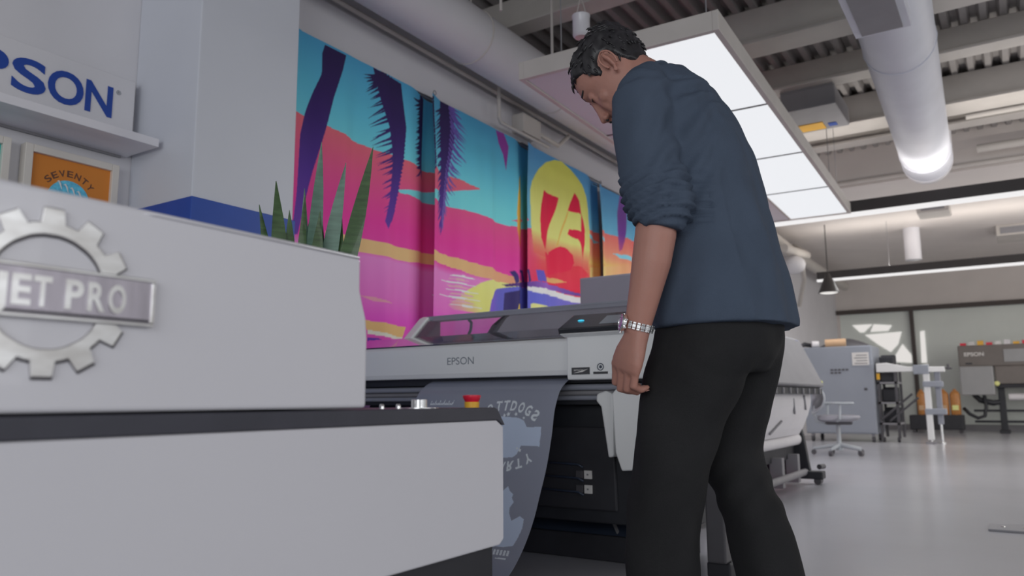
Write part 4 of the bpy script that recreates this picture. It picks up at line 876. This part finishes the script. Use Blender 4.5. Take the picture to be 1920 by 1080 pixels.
# ================================================================== CEILING FIXTURES
PT = math.atan2(0.176, 4.9)
lp_ = thing('hanging_light_panel', 'long white rectangular ceiling light box hanging above the man', 'light', (3.89, 1.20, 2.70), PT)
Lx, Ly, hz_ = 4.93, 1.26, 0.115
fr = MB().box(0, Lx, 0, 0.035, 0, hz_).box(0, Lx, Ly - 0.035, Ly, 0, hz_).box(0, 0.035, 0.035, Ly - 0.035, 0, hz_).box(Lx - 0.035, Lx, 0.035, Ly - 0.035, 0, hz_)
fr.build('frame', 'beam_paint', lp_, local=True, bevel=0.003)
MB().box(0.03, Lx - 0.03, 0.03, Ly - 0.03, 0.06, hz_ - 0.01).build('back_tray', 'white_paint', lp_, local=True)
MB().box(0.035, Lx - 0.035, Ly / 2 - 0.012, Ly / 2 + 0.012, 0.004, 0.06).build('centre_bar', 'beam_paint', lp_, local=True)
for q in range(4):
    a = 0.04 + q * 1.2135
    MB().box(a + 0.009, a + 1.2045, 0.038, Ly / 2 - 0.014, 0.008, 0.02).build('lit_diffuser', 'light_white', lp_, local=True)
    MB().box(a + 0.004, a + 1.2095, Ly / 2 + 0.014, Ly - 0.038, 0.008, 0.02).build('unlit_diffuser', 'white_paint', lp_, local=True)
for q in range(1, 4): MB().box(0.04 + q * 1.2135 - 0.010, 0.04 + q * 1.2135 + 0.010, 0.036, Ly - 0.036, 0.004, 0.03).build('divider', 'dark_grey', lp_, local=True)
for x in (0.3, Lx - 0.3):
    for y in (0.15, Ly - 0.15):
        MB().tube([(x, y, hz_ - 0.01), (x, y, 1.35)], 0.004, 6).build('cable', 'mid_grey', lp_, local=True)
ld = bpy.data.lights.new('panel_glow', 'AREA'); ld.shape = 'RECTANGLE'; ld.size = 4.8; ld.size_y = 0.56; ld.energy = 34; ld.color = (0.95, 0.98, 1.0)
lo = bpy.data.objects.new('panel_glow', ld); COL.objects.link(lo); lo.location = (3.89 + 2.45, 1.20 + 0.41, 2.69); lo.rotation_euler = (0, 0, PT)

def led_bar(label, x, y0, y1, z, power):
    t = thing('linear_light', label, 'light', (x, (y0 + y1) / 2, z), 0, 'black linear ceiling lights')
    MB().box(x, x + 0.09, y0, y1, z, z + 0.125).build('housing', 'led_black', t)
    MB().box(x - 0.004, x + 0.094, y0 - 0.004, y1 + 0.004, z - 0.035, z - 0.0005).build('diffuser', 'led_white', t)
    for q in range(3):
        yy_ = y0 + (y1 - y0) * (q + 0.5) / 3
        MB().tube([(x + 0.045, yy_, z + 0.12), (x + 0.045, yy_, 3.597 if x > 11 else 4.045)], 0.003, 6).build('cable', 'mid_grey', t)
    d = bpy.data.lights.new('linear_glow', 'AREA'); d.shape = 'RECTANGLE'; d.size = 0.1; d.size_y = y1 - y0; d.energy = power
    o = bpy.data.objects.new('linear_glow', d); COL.objects.link(o); o.location = (x + 0.045, (y0 + y1) / 2, z - 0.045)
    d2 = bpy.data.lights.new('linear_uplight', 'AREA'); d2.shape = 'RECTANGLE'; d2.size = 0.08; d2.size_y = y1 - y0; d2.energy = power * 0.65; d2.color = (1, .95, .88)
    o2 = bpy.data.objects.new('linear_uplight', d2); COL.objects.link(o2); o2.location = (x + 0.045, (y0 + y1) / 2, z + 0.135); o2.rotation_euler = (math.pi, 0, 0)
led_bar('black linear light with a bright underside at the end of the light box', 8.86, -3.0, 2.42, 2.72, 40)
led_bar('farther black linear light with a bright underside near the cone pendant', 13.68, -4.0, 2.75, 2.72, 45)

pd = thing('pendant_lamp', 'small black cone pendant lamp by the farther linear light', 'lamp', (13.45, 2.53, 2.45))
MB().lathe([(0.165, 0), (0.14, 0.06), (0.085, 0.20), (0.05, 0.27), (0.03, 0.33), (0.0, 0.335), (0.02, 0.27), (0.07, 0.2), (0.125, 0.06), (0.155, 0.0)], (13.45, 2.53, 2.45), n=28).build('shade', 'led_black', pd, smooth=40)
MB().lathe([(0, -0.02), (0.10, -0.012), (0.15, 0.002), (0.15, 0.012), (0, 0.012)], (13.45, 2.53, 2.45), n=28).build('bulb', 'bulb_white', pd, smooth=40)
MB().tube([(13.45, 2.53, 2.77), (13.45, 2.53, 3.60)], 0.008, 6).build('cord', 'led_black', pd)

# round ducts
du = thing('round_duct', 'large grey round duct running overhead on the right', 'duct', (5.5, 0.5, 3.2))
sl = 0.0359
MB().tube([(x, 0.525 + (x - 5.5) * sl, 3.38) for x in np.linspace(0.5, 9.6, 12)], 0.25, 36).build('pipe', 'duct_metal', du, smooth=50)
arc = [(9.6 + 0.55 * math.sin(t), 0.525 + (9.6 - 5.5 + 0.55 * math.sin(t)) * sl, 3.38 + 0.55 * (1 - math.cos(t))) for t in np.linspace(0, math.pi / 2, 9)]
MB().tube(arc + [(arc[-1][0], arc[-1][1], 4.04)], 0.26, 36).build('elbow', 'machine_white', du, smooth=50)
for x in (3.4, 6.2, 9.2):
    yc = 0.525 + (x - 5.5) * sl
    MB().tube([(x, yc + 0.253 * math.cos(a), 3.38 + 0.253 * math.sin(a)) for a in np.linspace(0, 2 * math.pi, 25)], 0.006, 6).build('seam', 'duct_metal', du, smooth=50)
rgb_ = MB().box(3.95, 5.25, 0.385, 0.715, 3.06, 3.22).build('register_box', 'duct_metal', du, bevel=0.004)
MB().box(4.0, 5.20, 0.43, 0.67, 3.045, 3.062).build('grille', 'mid_grey', rgb_)
du2 = thing('round_duct', 'pale round duct hung along the wall above the curtains', 'duct', (5.0, 3.2, 3.2))
MB().tube([(x, 3.20, 3.40) for x in np.linspace(0.5, 12, 10)], 0.205, 32).build('pipe', 'white_paint', du2, smooth=50)
for x in (4.35, 5.55, 7.4):
    MB().tube([(x, 3.2 + 0.208 * math.cos(a), 3.4 + 0.208 * math.sin(a)) for a in np.linspace(0, 2 * math.pi, 25)], 0.006, 6).build('strap', 'beam_paint', du2, smooth=50)
    MB().tube([(x, 3.2, 3.605), (x, 3.2, 4.06)], 0.008, 6).build('hanger_rod', 'beam_paint', du2)
for x, y in ((3.92, 2.64), (4.55, 2.62)):
    t = MB().tube([(x, y, 2.95 if x > 4.2 else 3.25), (x, y, 4.06)], 0.010, 8).build('hanger_rod', 'beam_paint', None, loc=(x, y, 2.95 if x > 4.2 else 3.25), smooth=40)
    tag(t, 'thin white hanger rod beside the pale duct, %s' % ('right of the pair' if x > 4.2 else 'left of the pair'), 'rod', 'hanger rods near the pale duct')
pp = thing('wall_conduit', 'white conduit dropping from the pale duct above the yellow sun curtain', 'pipe', (5.55, 3.45, 3.0))
MB().tube([(5.1, 3.46, 3.42), (5.1, 3.46, 3.06), (5.13, 3.46, 3.03), (5.9, 3.46, 3.03)], 0.016, 8).build('tube', 'beam_paint', pp, smooth=40)
MB().box(5.45, 5.75, 3.44, 3.56, 3.05, 3.22).build('junction_box', 'beam_paint', pp, bevel=0.005)
MB().tube([(5.75, 3.48, 3.12), (6.1, 3.46, 3.10), (6.3, 3.46, 3.25)], 0.02, 8).build('elbow', 'beam_paint', pp, smooth=40)
se = thing('ceiling_sensor', 'small white cylinder sensor hanging near the head of the man', 'sensor', (4.32, 2.26, 3.12))
MB().lathe([(0, 0), (0.045, 0), (0.058, 0.015), (0.058, 0.14), (0.062, 0.145), (0.062, 0.155), (0.0, 0.155)], (4.32, 2.26, 3.12), n=24).build('housing', 'machine_white', se, smooth=40)
for s in (-1, 1): MB().tube([(4.32, 2.26 + s * 0.04, 3.27), (4.32, 2.26, 3.42)], 0.004, 6).build('wire_leg', 'beam_paint', se)
MB().tube([(4.32, 2.26, 3.42), (4.32, 2.26, 4.06)], 0.004, 6).build('wire', 'beam_paint', se)
eb = thing('electrical_box', 'grey electrical box with a yellow sticker by the light box', 'box', (8.0, 1.5, 3.55))
MB().box(7.75, 8.5, 1.28, 1.80, 3.58, 3.78).build('case', 'mid_grey', eb, bevel=0.01)
MB().box(8.22, 8.44, 1.50, 1.74, 3.572, 3.58).build('yellow_sticker', 'yellow_plastic', eb)
MB().box(8.3, 8.4, 1.38, 1.46, 3.574, 3.58).build('blue_sticker', 'blue_paint', eb)
MB().box(7.76, 7.80, 1.3, 1.8, 3.78, 4.05).build('bracket', 'mid_grey', eb)
for q, (x, y0, y1, z, r) in enumerate(((9.35, -4, 0.25, 3.72, 0.035), (10.62, -4, 0.2, 3.70, 0.05), (10.85, -4, 3.2, 3.58, 0.03))):
    t = thing('ceiling_pipe', ('thin white pipe crossing the ceiling beside the large duct', 'thick white pipe crossing under the ceiling', 'thin white pipe crossing nearest the dropped ceiling')[q], 'pipe', (x, (y0 + y1) / 2, z), 0, 'white pipes under the ceiling')
    MB().tube([(x, y0, z), (x, y1, z)], r, 12).build('tube', 'beam_paint', t, smooth=40)
    for y in (y0 + 1, -0.6): MB().tube([(x, y, z + r * 0.9), (x, y, 4.06)], 0.012, 6).build('hanger', 'beam_paint', t)
for x, y, w_, lb in ((12.6, 0.65, 0.5, 'small white box vent on the dropped ceiling behind the first linear light'), (15.2, -0.55, 0.8, 'wider white box vent at the right edge of the dropped ceiling')):
    t = thing('ceiling_vent', lb, 'vent', (x, y, 3.45), 0, 'box vents on the dropped ceiling')
    MB().box(x, x + w_, y, y + w_ * 0.85, 3.42, 3.60).build('case', 'beam_paint', t, bevel=0.01)
    MB().box(x - 0.008, x, y + 0.06, y + w_ * 0.85 - 0.06, 3.45, 3.56).build('grille', 'mid_grey', t)
# white column and duct drop beyond the second light
t = thing('ceiling_duct_drop', 'short white round duct stub below the dropped ceiling', 'duct', (14.6, 1.35, 3.1))
MB().tube([(14.6, 1.35, 3.05), (14.6, 1.35, 3.6)], 0.13, 20).build('pipe', 'machine_white', t, smooth=50)
t = thing('pipe_cluster', 'tangle of pale pipes and valves high in the far corner', 'pipes', (15.0, 3.2, 2.9))
for q, pts in enumerate(([(12.5, 3.3, 3.45), (15, 3.3, 3.35), (19.5, 3.3, 3.35)], [(13.0, 3.1, 3.2), (14.2, 3.0, 3.25), (14.6, 3.3, 3.5)], [(13.2, 3.35, 2.7), (13.2, 3.3, 3.55)], [(13.8, 3.0, 3.0), (14.8, 3.2, 2.9), (15.4, 3.45, 2.5)])):
    MB().tube(pts, (0.10, 0.07, 0.05, 0.04)[q], 12).build('pipe', 'beam_paint', t, smooth=40)
MB().ball((13.6, 3.1, 3.0), (0.25, 0.2, 0.16)).build('tank', 'white_paint', t, smooth=True)

# ================================================================== FAR SHOP FLOOR
# second roll printer behind the man
p2 = thing('roll_printer', 'grey hooded roll printer with white film on its take-up roll behind the man', 'printer', (6.3, 1.9, 0), R(0))
MB().prism([(1.415, 0.825), (1.60, 1.225), (1.66, 1.25), (2.15, 1.25), (2.2, 1.2), (2.2, 0.80), (1.46, 0.80)], 'x', 5.25, 7.06).build('hood', 'mid_grey', p2, bevel=0.01)
MB().box(5.27, 7.03, 1.43, 1.56, 0.755, 0.80).build('slot_rail', 'printer_black', p2)
for q in range(9):
    MB().box(5.3 + 0.2 * q, 5.31 + 0.2 * q + 0.02, 1.42, 1.44, 0.757, 0.80).build('slot_rib', 'mid_grey', p2)
MB().box(5.3, 6.98, 1.60, 2.15, 0.62, 0.80).build('body', 'grey_box', p2, bevel=0.01)
pf = [(1.50, .762), (1.498, .71), (1.505, .66), (1.53, .58), (1.575, .48), (1.612, .42)]
MB().prism(pf + [(a + 0.004, b) for a, b in reversed(pf)], 'x', 5.35, 6.90).build('film', 'paper_white', p2)
for a, b_ in (((6.62, 1.49, .74), (6.72, 1.505, .63)), ((6.3, 1.50, .72), (6.36, 1.51, .60)), ((6.05, 1.535, .55), (5.85, 1.575, .46))):
    MB().tube([a, b_], 0.009, 6).build('film_smudge', 'mid_grey', p2)
MB().tube([(5.3, 1.665, 0.375), (6.98, 1.665, 0.375)], 0.052, 20).build('take_up_roll', 'paper_white', p2, smooth=40)
MB().prism([(1.56, .10), (1.60, .40), (1.66, .62), (2.0, .62), (2.0, .10)], 'x', 6.99, 7.05).build('side_plate', 'printer_black', p2, bevel=0.006)
MB().box(5.3, 6.99, 1.68, 1.76, 0.22, 0.36).build('cross_panel', 'base_black', p2)
for x in (5.7, 6.25, 6.75): MB().box(x, x + 0.07, 1.60, 1.70, 0.03, 0.26).build('stand_post', 'mid_grey', p2, bevel=0.004)
MB().tube([(5.4, 1.60, 0.10), (7.0, 1.60, 0.10)], 0.03, 10).build('stand_rail', 'mid_grey', p2, smooth=40)
MB().box(6.94, 7.06, 1.45, 2.15, 0.045, 0.11).build('foot', 'printer_black', p2, bevel=0.01)
for y in (1.50, 2.1): MB().tube([(6.96, y, 0.03), (7.05, y, 0.03)], 0.03, 12).build('caster', 'dark_grey', p2, smooth=40)
MB().tube([(7.06, 1.50, 0.14), (7.14, 1.48, 0.14)], 0.022, 10).build('crank_knob', 'dark_grey', p2, smooth=40)
MB().obox((7.04, 1.428, 0.86), (0.012, 0, 0), (0, 0.004, 0.009), (0, 0.002, -0.001)).build('yellow_sticker', 'pale_yellow', p2)
MB().obox((6.95, 1.588, 1.19), (0.05, 0, 0), (0, 0.012, 0.03), (0, 0.002, -0.001)).build('blue_tape', 'sign_blue', p2)

# office chair
ch = thing('office_chair', 'grey mesh office chair with pale armrests before the blue grey cabinet', 'chair', (10.75, 2.02, 0), R(-65))
def L(m): return dict(parent=ch, local=True)
MB().lathe([(0, .05), (.05, .06), (.045, .12), (.028, .14), (.026, .40), (0, .40)], (0, 0, 0), n=14).build('column', 'chair_frame', ch, local=True, smooth=40)
for q in range(5):
    a = R(72 * q + 20); ex, ey = 0.31 * math.cos(a), 0.31 * math.sin(a)
    leg = MB().tube([(0.03 * math.cos(a), 0.03 * math.sin(a), .12), (ex * .6, ey * .6, .095), (ex, ey, .075)], [.028, .022, .016], 8).build('base_arm', 'chair_frame', ch, local=True, smooth=40)
    MB().tube([(ex - .02 * math.sin(a), ey + .02 * math.cos(a), .032), (ex + .02 * math.sin(a), ey - .02 * math.cos(a), .032)], .032, 12).build('caster', 'dark_grey', leg, local=True, smooth=40)
MB().loft([ell_ring((o, 0, z), (a, 0, 0), (0, b_, 0), 28, 2.8) for o, z, a, b_ in ((0, .42, .16, .16), (0, .445, .24, .25), (.01, .475, .25, .265), (.01, .50, .24, .255), (0, .505, .2, .2))]).build('seat', 'chair_grey', ch, local=True, smooth=50)
MB().box(-.16, .16, -.10, .10, .38, .43).build('mechanism', 'dark_grey', ch, local=True, bevel=0.02)
bk_ = [[(-.24 - .06 * (v ** 2) - .02 * math.cos(u) * 0 + .03 * (y_ / .2) ** 2 + d_, y_ * 1.0, .72 + .20 * v) for d_, (y_, v) in [(0, (.225 * math.cos(u), math.sin(u))) for u in [2 * math.pi * k_ / 28 for k_ in range(28)]]] for u in (0,)]
rim = [Vector(q) for q in bk_[0]]
bkr = MB().tube(rim + [rim[0]], 0.014, 8).build('back_frame', 'chair_frame', ch, local=True, smooth=True)
cen = Vector((-.245, 0, .72)); MB().loft([[cen + (q - cen) * s_ + Vector((-.004 * o, 0, 0)) for q in rim] for s_, o in ((1.0, -1), (.6, -1), (.05, -1), (.05, 1), (.6, 1), (1.0, 1))]).build('back_mesh', 'chair_grey', ch, local=True, smooth=True)
MB().tube([(-.14, 0, .41), (-.26, 0, .43), (-.29, 0, .52), (-.27, 0, .62)], [.03, .026, .022, .02], 10).build('back_stem', 'chair_frame', ch, local=True, smooth=40)
for s in (-1, 1):
    MB().tube([(-.06, s * .22, .43), (-.05, s * .30, .46), (-.04, s * .30, .64)], .016, 8).build('arm_post', 'chair_frame', ch, local=True, smooth=40)
    MB().loft([ell_ring((.0, s * .30, z), (a, 0, 0), (0, b_, 0), 20, 2.6) for z, a, b_ in ((.64, .11, .03), (.65, .135, .045), (.665, .135, .045), (.672, .12, .035))]).build('arm_pad', 'chair_frame', ch, local=True, smooth=50)

# blue grey equipment cabinet
cb = thing('equipment_cabinet', 'tall blue grey cabinet on casters with rolls and bags on top', 'cabinet', (14.4, 2.58, 0))
MB().box(14.0, 14.85, 2.03, 3.14, 0.13, 1.59).build('body', 'cabinet_blue_grey', cb, bevel=0.01)
dr = MB().box(13.985, 14.0, 2.04, 3.13, 0.15, 1.575).build('door', 'cabinet_blue_grey', cb, bevel=0.004)
nt2 = MB().box(13.978, 13.986, 2.075, 2.335, 1.262, 1.475).build('notice', 'label_white', dr)
for q in range(4): MB().box(13.9765, 13.9785, 2.10, 2.30 - 0.03 * (q % 2), 1.285 + .045 * q, 1.30 + .045 * q).build('notice_line', 'mid_grey', nt2)
for q, (a, b_) in enumerate(((2.40, 2.70), (2.52, 2.70))):
    for r2 in range(5 if q == 0 else 3): MB().box(13.979, 13.986, a + (b_ - a) * r2 / (5 if q == 0 else 3) + .004, a + (b_ - a) * (r2 + .8) / (5 if q == 0 else 3), 1.18 - .05 * q, 1.208 - .05 * q).build('lettering', 'dark_grey', dr)
MB().box(13.972, 13.986, 2.13, 2.18, 0.845, 0.885).build('lock', 'dark_grey', dr, bevel=0.004)
for y in (2.10, 3.05):
    for x in (14.06, 14.78):
        fk = MB().box(x - .03, x + .03, y - .025, y + .025, .08, .135).build('caster_fork', 'mid_grey', cb); MB().tube([(x, y - .022, .05), (x, y + .022, .05)], .05, 14).build('caster_wheel', 'dark_grey', fk, smooth=40)
def deg(o, l, c, g=None): return tag(o, l, c, g)
t = MB().tube([(14.15, 2.78, 1.66), (14.2, 2.45, 1.665)], 0.07, 16).build('paper_roll', 'roll_tan', None, loc=(14.17, 2.6, 1.592), smooth=40); tag(t, 'tan paper roll lying on top of the blue grey cabinet', 'roll')
t = MB().tube([(14.06, 2.98, 1.65), (14.1, 2.88, 1.65)], 0.055, 14).build('tape_roll', 'paper_white', None, loc=(14.08, 2.8, 1.592), smooth=40); tag(t, 'small white roll beside the tan roll on the cabinet', 'roll')
t = thing('cloth_bag', 'crumpled black bag slumped over the top of the blue grey cabinet', 'bag', (14.5, 2.5, 1.592))
MB().loft([ell_ring((14.60, 2.55, z), (a * .9, .03, 0), (0, b_, 0), 20, 2.2) for z, a, b_ in ((1.592, .26, .46), (1.64, .25, .40), (1.69, .18, .30), (1.74, .10, .16), (1.76, .03, .05))]).build('body', 'dark_grey', t, smooth=True)
MB().tube([(14.3, 2.95, 1.62), (14.15, 3.12, 1.66), (14.02, 3.20, 1.60), (13.96, 3.20, 1.42), (13.96, 3.17, 1.30)], [.03, .04, .035, .025, .008], 8).build('strap', 'printer_black', t, smooth=True)
# open rack of dark parts on the cabinet's side
t = thing('parts_rack', 'dark open rack of machine parts at the right side of the cabinet', 'rack', (14.45, 1.85, 0))
for x in (14.15, 14.75):
    for y in (1.72, 1.98): MB().box(x - .02, x + .02, y - .02, y + .02, .06, 1.30).build('post', 'dark_grey', t)
for z in (.28, .62, .95, 1.25): MB().box(14.13, 14.77, 1.70, 2.0, z, z + .03).build('shelf', 'mid_grey', t)
for x, z, h in ((14.25, .65, .22), (14.5, .98, .2), (14.6, .31, .25), (14.3, .31, .2), (14.55, .65, .25), (14.18, .98, .22), (14.2, 1.28, .12), (14.45, 1.28, .16)): MB().box(x, x + .16, 1.74, 1.96, z, z + h).build('part_box', 'printer_black', t, bevel=0.02)
MB().box(14.12, 14.14, 1.95, 2.0, 1.02, 1.12).build('yellow_tag', 'yellow_plastic', t)
for a, b_ in (((14.1, 1.95, .38), (14.05, 1.48, .78)), ((14.15, 1.85, .34), (14.1, 1.40, .72))): MB().tube([a, b_], .018, 8).build('strut', 'dark_grey', t, smooth=40)
for y in (1.74, 1.96): MB().tube([(14.2, y - .02, .04), (14.2, y + .02, .04)], .04, 12).build('wheel', 'dark_grey', t, smooth=40)

# white press stand with a long arm
t = thing('press_stand', 'white post stand with clamps and a long pale arm right of the cabinet', 'stand', (13.9, 1.25, 0))
MB().box(13.86, 13.94, 1.20, 1.29, 0.06, 1.24).build('post', 'printer_white', t, bevel=0.008)
MB().box(13.97, 14.05, 1.06, 1.14, 0.30, 1.20).build('rear_post', 'printer_grey', t, bevel=0.008)
MB().prism([(1.96, 1.135), (1.96, 1.275), (1.80, 1.285), (1.50, 1.21), (0.98, 1.20), (0.98, 1.12), (1.30, 1.12), (1.34, 1.135)], 'x', 13.86, 13.98).build('arm', 'printer_white', t, bevel=0.008)
for y0, y1, z0, z1 in ((1.20, 1.42, 1.09, 1.235), (1.02, 1.30, .885, .975), (1.0, 1.30, .455, .545)): MB().box(13.84, 13.98, y0, y1, z0, z1).build('clamp', 'cabinet_blue_grey', t, bevel=0.01)
MB().tube([(13.9, .93, 1.15), (13.9, .93, 1.24)], .018, 8).build('lever', 'dark_grey', t); MB().tube([(13.9, 1.0, 1.18), (13.9, .88, 1.17)], .014, 8).build('lever_rod', 'dark_grey', t)
MB().box(13.80, 14.10, 1.17, 1.32, 0, 0.03).build('foot', 'mid_grey', t, bevel=0.005); MB().lathe([(0, 0.0), (.02, .0), (.02, .06), (0, .06)], (13.9, 1.245, .02), n=10).build('levelling_screw', 'steel', t)
MB().lathe([(0, 0), (.05, 0), (.05, .02), (.02, .03), (.02, .31), (0, .31)], (14.01, 1.10, 0), n=12).build('rear_foot', 'steel', t, smooth=40)

# ink cart
t = thing('ink_cart', 'low black cart standing before the far glass wall', 'cart', (18.5, 1.5, 0))
MB().box(18.3, 18.7, 1.03, 2.02, 0.06, 0.36).build('tray', 'base_black', t, bevel=0.02)
for y in (1.10, 1.95):
    for x in (18.36, 18.64): MB().tube([(x, y - .03, .035), (x, y + .03, .035)], .035, 12).build('wheel', 'dark_grey', t, smooth=40)
BT = ((1.78, .16, 'left of the white post'), (1.37, .19, 'just right of the white post'), (1.16, .19, 'farthest right on the cart'))
for y, hw, wh in BT:
    b_ = thing('ink_tank', 'amber ink tank on the black cart, %s' % wh, 'tank', (18.45, y, .36), 0, 'amber tanks on the cart')
    MB().loft([ell_ring((18.45, y, z), (a, 0, 0), (0, c, 0), 20, 4) for z, a, c in ((.361, .09, hw * .45), (.38, .10, hw * .5), (.78, .10, hw * .5), (.84, .07, hw * .32), (.86, .03, .03), (.89, .03, .03))]).build('bottle', 'amber', b_, smooth=40)
    MB().box(18.343, 18.352, y - hw * .3, y + hw * .3, .46, .56).build('label', 'pale_yellow' if y < 1.3 else 'roll_tan', b_)
    MB().box(18.36, 18.54, y - hw * .35, y + hw * .35, .3605, .44).build('holder', 'dark_grey', b_)

# dark floor-standing printer at the far right
d3 = thing('dark_roll_printer', 'dark brown grey floor printer by the far glass wall at the right edge', 'printer', (18.9, -0.1, 0))
MB().box(18.5, 19.2, -1.6, 1.04, 1.34, 1.78).build('upper_body', 'far_printer', d3, bevel=0.02)
MB().box(18.45, 19.1, -1.6, 0.42, 0.98, 1.34).build('lower_body', 'far_printer', d3, bevel=0.02)
MB().box(18.40, 18.85, 0.44, 1.04, 0.76, 1.345).build('side_unit', 'far_printer_box', d3, bevel=0.02)
text('letter', 'EPSON', 'label_white', d3, (18.499, .93, 1.56), (0, -1, 0), (0, 0, 1), .075, .35, .004, bold=.03)
MB().box(18.485, 18.5, -0.9, .24, 1.42, 1.68).build('window', 'far_printer_box', d3, bevel=0.005)
MB().box(18.492, 18.5, .80, .92, 1.39, 1.42).build('switch', 'printer_black', d3)
for q in range(14):
    MB().box(18.52, 18.62, .88 - .155 * q, .99 - .155 * q, 1.78, 1.83 + .02 * (q % 3)).build('ink_tab', ('red_plastic', 'label_white', 'yellow_plastic', 'red_plastic', 'label_white', 'paper_white', 'yellow_plastic')[q % 7], d3)
for y in (.34, -1.3): MB().box(18.6, 18.72, y - .06, y + .06, 0.05, 1.0).build('leg', 'printer_black', d3, bevel=0.01)
for y in (.34, -1.3): MB().box(18.4, 19.1, y - .09, y + .09, 0.0, 0.06).build('foot', 'printer_black', d3, bevel=0.01)
for z in (.20, .42): MB().box(18.63, 18.69, -1.3, .85, z, z + .05).build('stand_rail', 'printer_black', d3)
MB().box(18.5, 18.6, -1.5, .42, .90, .99).build('lip', 'base_black', d3, bevel=0.01)
MB().tube([(18.6, .22, .72), (18.6, -1.4, .72)], .07, 16).build('media_roll', 'paper_white', d3, smooth=40)
MB().tube([(18.6, .82, .77), (18.55, .72, .66), (18.6, .50, .60), (18.62, .38, .62)], [.05, .06, .06, .05], 10).build('duct_hose', 'printer_black', d3, smooth=40)
MB().tube([(18.45, 1.02, .50), (18.4, .92, .38), (18.4, .78, .30), (18.4, .66, .34), (18.42, .62, .52), (18.45, .64, .76)], .035, 10).build('cable', 'printer_black', d3, smooth=True)
MB().ball((18.45, .40, .99), (.02, .05, .05)).build('lamp', 'pale_yellow', d3, smooth=True)

t = thing('floor_plate', 'flat dark metal strip lying on the floor at the right edge', 'plate', (5.15, 0.0, 0))
MB().box(5.03, 5.27, -0.75, 0.215, 0.0, 0.012).build('plate', 'mid_grey', t, bevel=0.003)
for y in (.15, 0.05, -.1): MB().lathe([(0, 0), (.012, 0), (.01, .004), (0, .004)], (5.15, y, .012), n=10).build('screw', 'steel', t)
